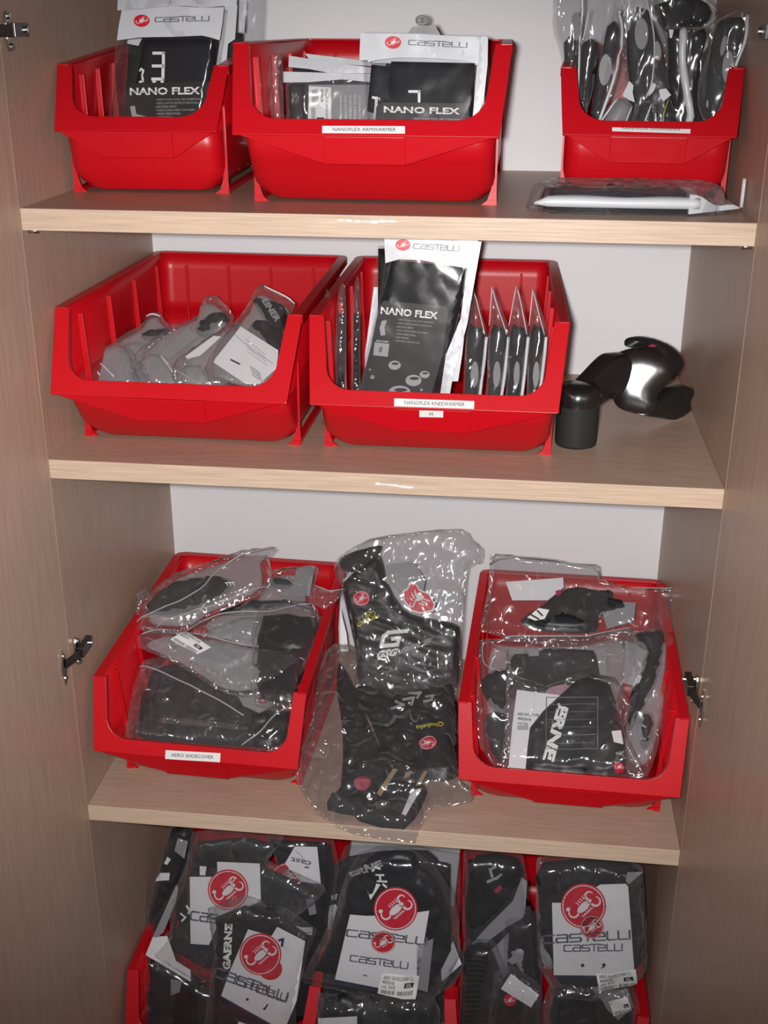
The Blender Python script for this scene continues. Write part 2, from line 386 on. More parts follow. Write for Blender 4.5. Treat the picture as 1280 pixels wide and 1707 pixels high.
    # resample both so that they pair up
    def resample(pl, n):
        ds = [0]
        for a, b in zip(pl, pl[1:]): ds.append(ds[-1] + math.dist(a, b))
        out = []
        for i in range(n):
            dd = ds[-1] * i / (n - 1); j = max(1, next((q for q in range(len(ds)) if ds[q] >= dd - 1e-9), len(ds) - 1)); f = (dd - ds[j - 1]) / max(1e-9, ds[j] - ds[j - 1])
            out.append((lerp(pl[j - 1][0], pl[j][0], f), lerp(pl[j - 1][1], pl[j][1], f)))
        return out
    N_ = 48
    def segpair():
        # pair by legs: left post, sill, right post
        li = resample(inner[:len(inner) // 2], 18); ri = [(-a, b) for a, b in reversed(li)]
        mi = resample([li[-1], ri[0]], 12)[1:-1]
        lo = resample(outer[:3], 12) + [(-Wf / 2, 0.001)] + resample([(-Wf / 2 + .002, 0), (li[-1][0], 0)], 5); ro = [(-a, b) for a, b in reversed(lo)]
        mo = [(x_, 0) for x_, _ in mi]
        return li + mi + ri, lo + mo + ro
    I_, O_ = segpair(); nn = len(I_); fr = MB(); tk = 0.0035
    vv = [fp(a, b, 0) for a, b in O_] + [fp(a, b, 0) for a, b in I_] + [fp(a, b, -tk) for a, b in O_] + [fp(a, b, -0.012) for a, b in I_]
    ff = []
    for i in range(nn - 1):
        ff += [(i, i + 1, nn + i + 1, nn + i), (nn + i, nn + i + 1, 3 * nn + i + 1, 3 * nn + i), (2 * nn + i + 1, 2 * nn + i, 3 * nn + i, 3 * nn + i + 1), (i + 1, i, 2 * nn + i, 2 * nn + i + 1)]
    ff += [(0, nn, 3 * nn, 2 * nn), (nn - 1, 3 * nn - 1, 4 * nn - 1, 2 * nn - 1)]
    fr.add(vv, ff); fr.build('front_frame', M['red'], t, bevel=0.0008)
    # ---- apron with the label holder below the sill, fins and feet
    ap = MB(); hw = 0.052 if kind != 'small' else 0.050; z0 = Hf - 0.036
    yb = 0.018
    P0 = [(-Wf / 2 + .002, 0.001, Hf + .001), (-hw, 0.0 + yb * .6, z0), (hw, 0.0 + yb * .6, z0), (Wf / 2 - .002, 0.001, Hf + .001)]
    ap.prism(P0, (0, 0.003, 0))
    ap.hexa([(-hw, yb * .6 + .003, z0), (hw, yb * .6 + .003, z0), (hw * 1.0, 0.04, z0 + .004), (-hw, 0.04, z0 + .004), (-hw, yb * .6 + .003, z0 + .003), (hw, yb * .6 + .003, z0 + .003), (hw, 0.04, z0 + .007), (-hw, 0.04, z0 + .007)])
    ap.build('apron', M['red'], t, bevel=0.0008)
    lh = MB()
    lh.hexa([(-hw, yb * .6 - .003, z0), (hw, yb * .6 - .003, z0), (hw, yb * .6 + .001, z0), (-hw, yb * .6 + .001, z0), (-hw, -.002, Hf - .001), (hw, -.002, Hf - .001), (hw, .002, Hf - .001), (-hw, .002, Hf - .001)])
    lh.build('label_holder', M['red'], t, bevel=0.001)
    for s in (-1, 1):
        for front in (True, False):
            fn_ = MB(); y0 = o_ + 0.006 if front else L_ - 0.045
            xb = Wb / 2 + .001; xt = Wb / 2 + .001; zt = Hf + 0.03; yt = y0
            def col(xa, xo, z_, f): yq = lerp(y0, yt, f); return [(s * xa, yq, z_), (s * xo, yq, z_), (s * xo, yq + .0035, z_), (s * xa, yq + .0035, z_)]
            lv = [(xb - .020, xb + .001, 0, 0), (xb - .012, xb + .0005, .006, .06), (xb - .007, xb, .022, .24), (lerp(xb, xt, .95) - .005, xt, zt, 1)]
            for a, b in zip(lv, lv[1:]): fn_.hexa(col(*a) + col(*b))
            if front: fn_.box(min(s * (xb - .010), s * xb), max(s * (xb - .010), s * xb), o_ + .003, L_ - .05, 0, 0.0065)
            fn_.build('foot_rib', M['red'], t)
    Mx = Matrix.Translation((x, y, z)) @ Matrix.Rotation(rz, 4, 'Z')
    # planes of its sill for stickers
    q0, q1, q2 = [Mx @ p for p in (fp(-.1, 0, .0006), fp(.1, 0, .0006), fp(0, SL, .0006))]
    hp = [Mx @ Vector(v) for v in ((-hw, yb * .6 - .0036, z0), (hw, yb * .6 - .0036, z0), (0, -.0026, Hf - .001))]
    BINS[key] = dict(obj=t, sill=plane3(q0, q1, q2), holder=plane3(*hp), M=Mx, g=g)
    return t
make_bin('F', 'small', -0.3486, 0.1192, Z1, 0.0423, 'small red plastic bin at the left end of the top shelf, no label')
make_bin('E', 'large', -0.0168, 0.0134, Z1, 0.0037, 'wide red plastic bin in the middle of the top shelf, labelled for armwarmers')
make_bin('G', 'small', 0.3478, 0.1432, Z1, -0.0362, 'small red plastic bin at the right end of the top shelf, crammed with upright pouches')
make_bin('A', 'large', -0.2941, 0.0062, Z2, -0.0087, 'wide red plastic bin without label at the left on the second shelf')
make_bin('B', 'large', 0.0771, 0.0064, Z2, 0.0061, 'wide red plastic bin with kneewarmer label and an M on the second shelf')
make_bin('C', 'deep', -0.2939, 0.0133, Z3, -0.0372, 'wide red plastic bin with aero shoecover label on the third shelf')
make_bin('H', 'deep', 0.2971, 0.0092, Z3, -0.0196, 'wide red plastic bin without label at the right on the third shelf')
make_bin('I', 'large', -0.290, 0.010, Z4, 0.0, 'red plastic bin at the left on the bottom shelf, mostly hidden under pouches')
make_bin('J', 'large', 0.2930, 0.010, Z4, 0.0, 'red plastic bin at the right on the bottom shelf, mostly hidden under pouches')
# ---------------------------------------------------------------- toolkit for film bags, garments, cards and prints
def catmull(pts, n=4):
    out = []; m = len(pts)
    for i in range(m):
        p0, p1, p2, p3 = [Vector(pts[(i + k) % m]) for k in (-1, 0, 1, 2)]
        for j in range(n):
            t = j / n
            out.append(0.5 * ((2 * p1) + (-p0 + p2) * t + (2 * p0 - 5 * p1 + 4 * p2 - p3) * t * t + (-p0 + 3 * p1 - 3 * p2 + p3) * t ** 3))
    return out
def densify(pts, step, closed=True):
    out = []; m = len(pts)
    for i in range(m if closed else m - 1):
        a, b = Vector(pts[i]), Vector(pts[(i + 1) % m]); k = max(1, int((b - a).length / step))
        out += [a.lerp(b, j / k) for j in range(k)]
    if not closed: out.append(Vector(pts[-1]))
    return out
def clip_low(pts, vmin):
    out = []
    for i in range(len(pts)):
        a, b = pts[i], pts[(i + 1) % len(pts)]
        if a.y >= vmin: out.append(a)
        if (a.y - vmin) * (b.y - vmin) < 0: out.append(a.lerp(b, (vmin - a.y) / (b.y - a.y)))
    return out
def inside(p, poly):
    c = False; j = len(poly) - 1
    for i in range(len(poly)):
        a, b = poly[i], poly[j]
        if (a.y > p.y) != (b.y > p.y) and p.x < (b.x - a.x) * (p.y - a.y) / (b.y - a.y) + a.x: c = not c
        j = i
    return c
def segdist(p, poly, closed=True):
    best = 1e9; n = len(poly)
    px_, py_ = p.x, p.y
    for i in range(n if closed else n - 1):
        ax, ay = poly[i].x, poly[i].y; b = poly[(i + 1) % n]; dx, dy = b.x - ax, b.y - ay; l2 = dx * dx + dy * dy
        t = 0 if l2 < 1e-14 else max(0, min(1, ((px_ - ax) * dx + (py_ - ay) * dy) / l2))
        ex, ey = px_ - ax - dx * t, py_ - ay - dy * t; d = ex * ex + ey * ey
        if d < best: best = d
    return math.sqrt(best)
def triangulate(poly, cell):
    """dense triangle mesh of a 2D polygon"""
    b = densify(poly, cell); xs = [p.x for p in b]; ys = [p.y for p in b]; pts = list(b)
    ny = int((max(ys) - min(ys)) / (cell * 0.87)) + 1; nx = int((max(xs) - min(xs)) / cell) + 1
    for j in range(ny + 1):
        for i in range(nx + 1):
            p = Vector((min(xs) + (i + (j % 2) * .5 + random.uniform(-.15, .15)) * cell, min(ys) + (j + random.uniform(-.15, .15)) * cell * .87))
            if inside(p, b) and segdist(p, b) > cell * 0.45: pts.append(p)
    n = len(b)
    r = delaunay_2d_cdt([Vector((p.x, p.y)) for p in pts], [], [list(range(n))], 1, 1e-6)
    return r[0], [tuple(f) for f in r[2]], b
ZM = {'full': (0, 0, 1), 'z1': (0, 0, 2), 'z2': (640, 0, 2), 'z3': (60, 380, 2.207), 'z4': (480, 380, 2.667), 'z5': (860, 380, 3.048), 'z6': (60, 820, 2.370),
      'z7': (460, 860, 3.048), 'z8': (740, 880, 2.56), 'z9': (180, 1360, 3.368), 'z10': (500, 1380, 4.267), 'z11': (740, 1380, 3.048),
      'a1': (900, 0, 3.368), 'a2': (200, 900, 3.368), 'a3': (100, 460, 3.2), 'a4': (180, 0, 5.333), 'a5': (400, 20, 2.783)}
def flat0(uv): return 0.0
class Item:
    """one thing built up from layers lying on a real plane; outlines are given in photograph units of region z"""
    def __init__(s, name, label, cat, plane, z, group=None, floor=None, foot=None):
        s.P = plane; s.z = z; s.vmin = None
        if floor is not None and abs(plane.v.z) > 0.05: s.vmin = (floor - plane.o.z) / plane.v.z
        s.t = thing(name, label, cat, foot if foot is not None else plane.o, 0, group)
        s.seed = random.uniform(0, 50)
    def uv(s, p):
        x0, y0, k = ZM[s.z]; return s.P.uv(x0 + p[0] / k, y0 + p[1] / k)
    def poly(s, pts, smooth=0):
        q = [s.uv(p) for p in pts]
        if smooth: q = catmull(q, smooth)
        if s.vmin is not None: q = clip_low(q, s.vmin)
        return q
    def layer(s, name, pts, mat, h=0.0, t=0.001, edge=None, amp=0.0, freq=30.0, cell=0.008, smooth=0, stretch=(1, 1), fold=0.0, uvpts=None, parent=None, base=None, ang=0.0):
        """closed sheet: back at height h, front bulging to h+t (edge = width of the rounded border), wrinkles amp, soft folds"""
        film_ = 1 if name == 'film' else 0
        if name in ('garment', 'overshoe', 'folded_garment', 'glove') and edge:
            edge *= .62; amp = amp or min(.0035, t * .22); freq = 24.0; stretch = (1.8, .6); ang = random.uniform(0, 3)
        poly = uvpts if uvpts is not None else s.poly(pts, smooth)
        V, F, b = triangulate(poly, cell); sd = s.seed; base = base or flat0
        ca, sa = math.cos(ang), math.sin(ang)
        def H(uv):
            pr = 1.0
            if edge:
                d = segdist(uv, b); q = min(1, d / edge); pr = math.sqrt(max(0, 1 - (1 - q) ** 2))
            hh = h + base(uv) + t * pr
            if amp or fold:
                x, y = (uv[0] * ca + uv[1] * sa) * stretch[0], (-uv[0] * sa + uv[1] * ca) * stretch[1]
                if amp: hh += pr * amp * (.5 * film_ + 1 - 2 * abs(noise.noise(Vector((x * freq + sd, y * freq, sd)))) - 0.4 + .5 * noise.noise(Vector((x * freq * 2.3, y * freq * 2.3 + sd, sd))))
                if fold: hh += pr * fold * 1.6 * (film_ or -1) * abs(noise.noise(Vector((x * 8 + sd, y * 8, sd + 3))))
            return hh
        n = len(V); P = s.P
        vs = [P.at(v, H(v)) for v in V] + [P.at(v, h + base(v)) for v in V]
        cnt = {}
        for f in F:
            for i in range(3): e = (f[i], f[(i + 1) % 3]); cnt[tuple(sorted(e))] = cnt.get(tuple(sorted(e)), []) + [e]
        fs = list(F) + [tuple(n + i for i in reversed(f)) for f in F]
        for k, v in cnt.items():
            if len(v) == 1: a, c = v[0]; fs.append((c, a, n + a, n + c))
        o = mesh_obj(name, vs, fs, mat, s.t, bool(edge), world=True)
        if parent is not None:
            o.parent = parent
        s.last = H
        return o, H
    def decal(s, name, V2, F2, mat, H, parent, lift=0.0005):
        lift *= 1.8
        vs = [s.P.at(v, H(v) + lift) for v in V2]
        o = mesh_obj(name, vs, F2, mat, s.t, False, world=True); o.parent = parent; return o
    def aff(s, p00, p10, p01):
        a, b, c = s.uv(p00), s.uv(p10), s.uv(p01)
        return lambda x, y: a + (b - a) * x + (c - a) * y
    def text(s, txt, p00, p10, p01, mat, H, parent, bold=0.0, name='lettering', lift=0.0006, shear=0.0):
        V, F = glyphs(txt, 0.0 if 'M' in txt else bold, shear); f = s.aff(p00, p10, p01)
        return s.decal(name, [f(x, y) for x, y in V], F, mat, H, parent, lift)
    def strokes(s, lines, wpx, mat, H, parent, name='lettering', f=None, lift=0.0006):
        """thick polylines in region units (or in the unit square of map f)"""
        V, F = [], []
        for ln in lines:
            q = [Vector(p) for p in ln]
            for a, b in zip(q, q[1:]):
                d = (b - a); L_ = d.length
                if L_ < 1e-6: continue
                d /= L_; nn = Vector((-d.y, d.x)) * wpx / 2; e = d * wpx * .45
                m = max(1, min(12, int(((f(b.x, b.y) - f(a.x, a.y)) if f else (s.uv(b) - s.uv(a))).length / .004)))
                A_, B_ = a - e, b + e; k = len(V)
                for q_ in range(m + 1): c_ = A_.lerp(B_, q_ / m); V += [c_ - nn, c_ + nn]
                for q_ in range(m): F.append((k + 2 * q_, k + 2 * q_ + 2, k + 2 * q_ + 3, k + 2 * q_ + 1))
        W_ = [f(v.x, v.y) if f else s.uv(v) for v in V]
        return s.decal(name, W_, F, mat, H, parent, lift)
    def disc(s, c, rx, ry, mat, H, parent, name='disc', lift=0.0005, ang=0.0, n=28, t=0.0004):
        pts = []
        for i in range(n):
            a = 2 * math.pi * i / n; x, y = rx * math.cos(a), ry * math.sin(a)
            pts.append((c[0] + x * math.cos(ang) - y * math.sin(ang), c[1] + x * math.sin(ang) + y * math.cos(ang)))
        V, F, b = triangulate([s.uv(p) for p in pts], 0.004)
        return s.decal(name, V, F, mat, H, parent, lift)
    def emblem(s, c, r, H, parent, red=None, white=None, ang=0.0, ry=None, ring=True):
        """round red badge with a pale ring and a pale scorpion"""
        red = red or M['red_ink']; white = white or M['white_ink']; ry = ry or r
        d = s.disc(c, r, ry, red, H, parent, 'badge', 0.0008)
        if ring:
            ln = []; pts = []
            for i in range(37):
                a = 2 * math.pi * i / 36; pts.append((c[0] + r * .91 * math.cos(a), c[1] + ry * .91 * math.sin(a)))
            s.strokes([pts], r * .045, white, H, parent, 'badge_ring', lift=0.0012)
        ca, sa = math.cos(ang), math.sin(ang)
        def T(x, y): return (c[0] + (x * ca - y * sa) * r, c[1] - (x * sa + y * ca) * ry)
        V, F = [], []
        def ell(cx, cy, a, b_, an):
            k = len(V); n = 14
            for i in range(n):
                q = 2 * math.pi * i / n; x, y = a * math.cos(q), b_ * math.sin(q)
                V.append(Vector(T(cx + x * math.cos(an) - y * math.sin(an), cy + x * math.sin(an) + y * math.cos(an))))
            F.append(tuple(range(k, k + n)))
        ell(0.0, -.03, .36, .17, .42); ell(.3, .12, .12, .10, .3); ell(-.68, .1, .10, .085, 0)
        def arc(cx, cy, rr, a0, a1, w0, w1, n=8):
            for i in range(n):
                k = len(V)
                for t_, in ((i / n,), ((i + 1) / n,)):
                    a = a0 + (a1 - a0) * t_; w = w0 + (w1 - w0) * t_
                    V.append(Vector(T(cx + (rr - w) * math.cos(a), cy + (rr - w) * math.sin(a)))); V.append(Vector(T(cx + (rr + w) * math.cos(a), cy + (rr + w) * math.sin(a))))
                F.append((k, k + 1, k + 3, k + 2))
        arc(-.5, -.12, .21, math.radians(330), math.radians(140), .045, .03)       # tail
        arc(.40, .36, .17, math.radians(230), math.radians(10), .06, .02)          # upper claw
        arc(.58, .02, .20, math.radians(190), math.radians(430), .06, .02)         # lower claw
        for i in range(5):                                                         # legs
            x = -.26 + i * .11
            arc(x - .02, .17 + i * .05, .085, math.radians(-30), math.radians(100), .028, .012, 4)
            arc(x + .14, -.33 + i * .05, .085, math.radians(200), math.radians(320), .028, .012, 4)
        s.decal('scorpion', [s.uv(v) for v in V], F, white, H, parent, 0.0012)
        return d
    def logotype(s, p00, p10, p01, mat, H, parent, lift=0.0008, n=None):
        """wide squared lettering 'castelli' """
        G = {'c': (1.35, [[(1.1, 1), (.12, 1), (0, .88), (0, .12), (.12, 0), (1.1, 0)]]),
             'a': (1.35, [[(.1, 1), (.98, 1), (1.1, .88), (1.1, 0), (.12, 0), (0, .12), (0, .45), (.12, .57), (1.1, .57)]]),
             's': (1.35, [[(1.1, 1), (.12, 1), (0, .88), (0, .62), (.12, .5), (.98, .5), (1.1, .38), (1.1, .12), (.98, 0), (0, 0)]]),
             't': (1.0, [[(-.15, 1.12), (1.3, 1.12)], [(.42, 1.1), (.42, 0)]]),
             'e': (1.35, [[(0, .5), (1.1, .5), (1.1, .88), (.98, 1), (.3, 1)], [(0, .8), (0, .12), (.12, 0), (1.1, 0)]]),
             'l': (1.1, [[(0, 1.12), (0, .12), (.12, 0), (.85, 0)]]), 'i': (.3, [[(0, 1.12), (0, 0)]])}
        word = 'castelli'[:n] if n else 'castelli'
        tot = sum(G[c][0] for c in 'castelli') - .25; x = 0; L = []
        for ch in word:
            wd, ls = G[ch]
            for l in ls: L.append([((x + a) , b) for a, b in l])
            x += wd
        f0 = s.aff(p00, p10, p01)
        return s.strokes(L, .21, mat, H, parent, 'brand_lettering', f=lambda a, b: f0(a / tot, b), lift=lift)
    def line(s, name, pts, rpx, mat, H, parent=None, lift=0.001, closed=False):
        q = densify([s.uv(p) for p in smooth_open(pts)], 0.006, False)
        mb = MB(); mb.tube([s.P.at(v, H(v) + lift) for v in q], rpx, 5)
        o = mb.build(name, mat, s.t, smooth=True, world=True)
        if parent is not None: o.parent = parent
        return o
    def sticker(s, a, b, c, d, H, parent=None, txt=('AERO SHOECOVER', '4002018', 'col. 010'), size='L', lift=0.001, mat=None, rel=True):
        """price sticker a-b-c-d (top left, top right, bottom right, bottom left) with small print, barcode and size box"""
        st, HS = s.layer('price_sticker', [a, b, c, d], mat or M['sticker'], h=lift, t=0.0003, base=H, cell=0.006)
        if parent is not None: st.parent = parent
        A, B, D_ = Vector(a), Vector(b), Vector(d)
        def q(x, y): p = A + (B - A) * x + (D_ - A) * y; return (p.x, p.y)
        H2 = lambda uv: H(uv) + lift + 0.0003
        y = .08
        for i, tx in enumerate(txt):
            s.text(tx, q(.06, y + .17), q(.06 + min(.86, .045 * len(tx)), y + .17), q(.06, y), M['ink'], H2, st, 0.01, 'small_print'); y += .21
        f = s.aff(q(0, 1), q(1, 1), q(0, 0)); V, F = [], []
        x = .06
        rnd = random.Random(len(size) + int(a[0]))
        while x < .92:
            wd = rnd.uniform(.006, .02); k = len(V)
            if not .44 < x < .5:
                V += [f(x, .06), f(x + wd, .06), f(x + wd, .26), f(x, .26)]; F.append((k, k + 1, k + 2, k + 3))
            x += wd + rnd.uniform(.008, .02)
        s.decal('barcode', V, F, M['ink'], H2, st, 0.0006)
        if size:
            s.decal('size_box', [f(.66, .40), f(.90, .40), f(.90, .64), f(.66, .64)], [(0, 1, 2, 3)], M['ink'], H2, st, 0.0006)
            s.text(size, q(.70, .56), q(.86, .56), q(.70, .40), M['white_ink'], H2, st, 0.01, 'size_lettering', lift=0.0009)
        return st
def smooth_open(pts):
    out = []; m = len(pts)
    for i in range(m - 1):
        p0, p1, p2, p3 = Vector(pts[max(0, i - 1)]), Vector(pts[i]), Vector(pts[i + 1]), Vector(pts[min(m - 1, i + 2)])
        for j in range(5):
            t = j / 5; out.append(0.5 * ((2 * p1) + (-p0 + p2) * t + (2 * p0 - 5 * p1 + 4 * p2 - p3) * t * t + (-p0 + 3 * p1 - 3 * p2 + p3) * t ** 3))
    out.append(Vector(pts[-1])); return [(p.x, p.y) for p in out]
_gc = {}
def glyphs(txt, bold=0.0, shear=0.0):
    k = (txt, bold, shear)
    if k in _gc: return _gc[k]
    cu = bpy.data.curves.new('t', 'FONT'); cu.body = txt; cu.size = 1.0; cu.offset = bold; cu.shear = shear; cu.resolution_u = 2
    ob = bpy.data.objects.new('t', cu); me = ob.to_mesh()
    V = [(v.co.x, v.co.y) for v in me.vertices]; F = [tuple(p.vertices) for p in me.polygons]
    ob.to_mesh_clear(); bpy.data.objects.remove(ob); bpy.data.curves.remove(cu)
    x0, x1 = min(v[0] for v in V), max(v[0] for v in V); y0, y1 = min(v[1] for v in V), max(v[1] for v in V)
    V = [((a - x0) / (x1 - x0), (b - y0) / (y1 - y0)) for a, b in V]
    _gc[k] = (V, F); return _gc[k]
def shrink(pts, k):
    cx = sum(p[0] for p in pts) / len(pts); cy = sum(p[1] for p in pts) / len(pts)
    return [(cx + (x - cx) * k, cy + (y - cy) * k) for x, y in pts]
def bin_plane(key, dy, back, turn=0.0, dx=0.0, dz=0.006):
    B_ = BINS[key]; p = B_['M'] @ Vector((dx, B_['g']['o'] + 0.012 + dy, dz)); b, t = math.radians(back), math.radians(turn)
    return Plane(p, Matrix.Rotation(t, 3, 'Z') @ Vector((0, -math.cos(b), math.sin(b))))
def bin_floor(key): return BINS[key]['M'].translation.z + 0.007
# ---------------------------------------------------------------- paper labels on the bins
def bin_label(key, which, a, b, c, d, txt, z, tb):
    it = Item.__new__(Item); it.P = BINS[key][which]; it.z = z; it.vmin = None; it.t = BINS[key]['obj']; it.seed = 0
    st, H = it.layer('label', [a, b, c, d], M['sticker'], h=0.0, t=0.0004, cell=0.02)
    A, B, D_ = Vector(a), Vector(b), Vector(d)
    def q(x, y): p = A + (B - A) * x + (D_ - A) * y; return (p.x, p.y)
    x0, x1, y0, y1 = tb
    it.text(txt, q(x0, y1), q(x1, y1), q(x0, y0), M['ink'], lambda uv: 0.0004, st, 0.006, lift=0.0004)
bin_label('E', 'sill', (1074, 420), (1350, 421), (1350, 446), (1074, 444), 'NANOFLEX ARMWARMER', 'z1', (.13, .89, .28, .76))
bin_label('B', 'sill', (472, 758), (828, 770), (827, 805), (472, 793), 'NANOFLEX KNEEWARMER', 'z4', (.13, .88, .26, .74))
bin_label('B', 'holder', (584, 811), (690, 813), (690, 842), (584, 840), 'M', 'z4', (.43, .57, .25, .75))
bin_label('C', 'sill', (512, 1020), (729, 1032), (727, 1068), (510, 1055), 'AERO SHOECOVER', 'z6', (.11, .88, .30, .68))
bin_label('G', 'sill', (405, 716), (845, 726), (843, 750), (405, 737), 'NANOFLEX LEGWARMER', 'a1', (.13, .87, .02, .55))
# ---------------------------------------------------------------- shared pieces of the retail pouches
BUL = ['• GREAT IN ANY COOL, WET CONDITION', '• REPELS WATER DROPLETS FROM RAIN', '  AND ROAD SPRAY', '• FLEECE INSIDE KEEPS YOU WARM', '• HIGHLY BREATHABLE', '• FAST DRYING', '• IMPROVED UV PROTECTION']
def nano_print(it, a, b, hpx, H, parent, nb=7, sp=.05, icon='arm', xs=.37, skew=(0, 0)):
    """NANO FLEX title from a to b (baseline) with the bullet list and icon under it"""
    A, B = Vector(a), Vector(b); U = (B - A); Vn = Vector((-U.y, U.x)); L_ = U.length; up = Vector((-U.y, U.x)).normalized() * -1
    if up.y > 0: up = -up
    dn = -up * L_ + Vector(skew) * L_
    it.text('NANO FLEX', a, b, tuple(A + up * hpx), M['white_ink'], H, parent, 0.03, 'title_lettering', lift=0.0008)
    for k in (.3, .5):
        it.strokes([[tuple(A + up * hpx * k), tuple(B + up * hpx * k)]], hpx * .06, M['dark_card'], H, parent, 'title_stripe', lift=0.0011)
    for i in range(nb):
        t = BUL[i]; x1 = xs + .0185 * len(t)
        p = A + U * xs + dn * (.085 + sp * i); q = A + U * x1 + dn * (.085 + sp * i)
        it.text(t, tuple(p), tuple(q), tuple(p + up * L_ * .030), M['gray_print'], H, parent, 0.01, 'small_print', lift=0.0008)
    if icon == 'arm':
        P = [(0.0, .16), (.07, .15), (.09, .27), (.235, .31), (.20, .37), (.03, .32)]
    elif icon == 'knee':
        P = [(.04, .12), (.13, .10), (.10, .22), (.14, .36), (.06, .38), (.02, .25)]
    else: P = None
    if P:
        V = [A + U * x + dn * y for x, y in P]
        it.decal('sleeve_icon', [it.uv(v) for v in V], [tuple(range(len(V)))], M['gray_print'], H, parent, 0.0008)
# ================================================================ top shelf, left bin
RP = 'retail pouches in the top left bin'
# rear pouch: only its white side and clear edge show
it = Item('retail_pouch', 'rearmost pouch in the top left bin, thin white strip beside the wide bin', 'pouch', bin_plane('F', .150, 7), 'a4', RP, bin_floor('F'))
film, HF = it.layer('film', [(880, -90), (1400, -90), (1400, 100), (1385, 400), (1370, 1300), (880, 1300)], M['film'], t=.010, edge=.012, amp=.002, cell=.010)
it.layer('header', [(1180, -40), (1250, -40), (1228, 305), (1178, 290)], M['header'], h=.0105, t=.0008)
it.layer('garment', [(900, 260), (1200, 300), (1190, 1300), (900, 1300)], M['fabric'], h=.002, t=.006, edge=.01)
it = Item('retail_pouch', 'armwarmer pouch just behind the front one in the top left bin, white header showing above', 'pouch', bin_plane('F', .075, 7), 'a4', RP, bin_floor('F'))
film, HF = it.layer('film', [(120, -190), (1180, -190), (1140, 400), (1060, 1300), (0, 1300), (60, 500)], M['stiff_film'], t=.014, edge=.02, amp=.002, cell=.010)
hd, HH = it.layer('header', [(125, -200), (1190, -200), (1165, 60), (860, 85), (800, 75), (720, 68), (560, 72), (420, 85), (112, 106)], M['header'], h=.0145, t=.001, amp=.0015, freq=20, cell=.006)
it.emblem((318, -12), 46, HH, hd, ring=False, ry=30)
it.strokes([[(565, -60), (590, 60)], [(600, -20), (560, 70)], [(790, -60), (830, 50)]], 6, M['gray_print'], HH, hd, 'crease')
it.layer('garment', [(200, 90), (1000, 90), (960, 1300), (140, 1300)], M['fabric'], h=.002, t=.009, edge=.01)
it.layer('side_panel_strip', [(1062, 60), (1172, 60), (1150, 360), (1090, 400), (1075, 565), (985, 600)], M['header'], h=.0145, t=.0006)
# front pouch
it = Item('retail_pouch', 'front armwarmer pouch in the top left bin with white logo header and black sleeve', 'pouch', bin_plane('F', .012, 8), 'a4', RP, bin_floor('F'))
film, HF = it.layer('film', [(165, 112), (1060, 85), (1030, 370), (985, 640), (900, 1100), (880, 1300), (-40, 1300), (0, 1100), (70, 560), (120, 375)], M['stiff_film'], t=.0195, edge=.012, amp=.0008, cell=.008)
ga, HG = it.layer('sleeve', [(325, 352), (945, 352), (960, 620), (900, 1100), (880, 1300), (120, 1300), (185, 1040), (260, 700)], M['fabric'], h=.002, t=.0145, edge=.009)
it.strokes([[(440, 487), (525, 487), (525, 600), (435, 600)], [(522, 628), (520, 715), (430, 715)]], 26, M['white_ink'], HG, ga)
it.strokes([[(435, 738), (452, 738)], [(508, 738), (520, 738)], [(318, 640), (330, 625), (348, 640), (338, 680), (345, 735), (318, 740)]], 17, M['white_ink'], HG, ga)
ca, HC = it.layer('printed_card', [(232, 752), (935, 738), (900, 1100), (880, 1300), (110, 1300), (170, 1090)], M['dark_card'], h=.0170, t=.0006, cell=.01)
nano_print(it, (232, 858), (848, 850), 66, HC, ca, icon='arm')
hd, HH = it.layer('header', [(165, 112), (430, 95), (620, 75), (860, 92), (1062, 85), (1048, 240), (1026, 378), (945, 352), (870, 336), (600, 346), (330, 352), (215, 366), (124, 378), (140, 250)], M['header'], h=.0195, t=.0012, amp=.002, freq=14, cell=.005)
it.emblem((345, 208), 70, HH, hd, ry=54, ang=.25, ring=False)
it.logotype((462, 216), (935, 208), (462, 178), M['gray_ink'], HH, hd)
it.layer('header_back', [(205, 368), (330, 354), (300, 420), (200, 400)], M['header'], h=.014, t=.0006)
# ================================================================ top shelf, wide middle bin
RP = 'armwarmer pouches in the wide top bin'
for k, (dy, turn, left, lb) in enumerate(((.19, 2, 0, 'rearmost of three backward-turned armwarmer pouches in the wide top bin'),
                                          (.165, 0, 1, 'middle one of three backward-turned armwarmer pouches in the wide top bin'))):
    it = Item('retail_pouch', lb, 'pouch', bin_plane('E', dy, 12, turn), 'a5', RP, bin_floor('E'))
    pts = ([(300, 205), (560, 232), (640, 238), (640, 700), (300, 700)], [(232, 212), (600, 262), (640, 268), (640, 700), (235, 700)])[k]
    hp = ([(307, 200), (560, 230), (680, 238), (678, 262), (560, 255), (330, 232)], [(235, 210), (420, 238), (640, 270), (640, 292), (420, 290), (330, 272), (232, 262)])[k]
    it.layer('film', pts, M['stiff_film'], t=.010, edge=.012, amp=.0015, cell=.010)
    it.layer('garment', [(q[0] + (14 if q[0] < 400 else -14), q[1] + (40 if q[1] < 400 else 0)) for q in pts], M['gray_fabric'], h=.002, t=.007, edge=.01)
    it.layer('header', hp, M['header'], h=.0105, t=.001, amp=.001, cell=.006)
it = Item('retail_pouch', 'backward-turned armwarmer pouch with barcode sticker on grey card in the wide top bin', 'pouch', bin_plane('E', .13, 12), 'a5', RP, bin_floor('E'))
film, HF = it.layer('film', [(208, 288), (640, 300), (640, 700), (225, 700)], M['crinkle'], t=.014, edge=.014, amp=.002, cell=.007)
it.layer('garment', [(228, 335), (300, 335), (310, 700), (240, 700)], M['gray_fabric'], h=.002, t=.009, edge=.01, fold=.004)
ca, HC = it.layer('printed_card', [(325, 345), (640, 345), (640, 700), (320, 700)], M['gray_card'], h=.0125, t=.0008, cell=.01)
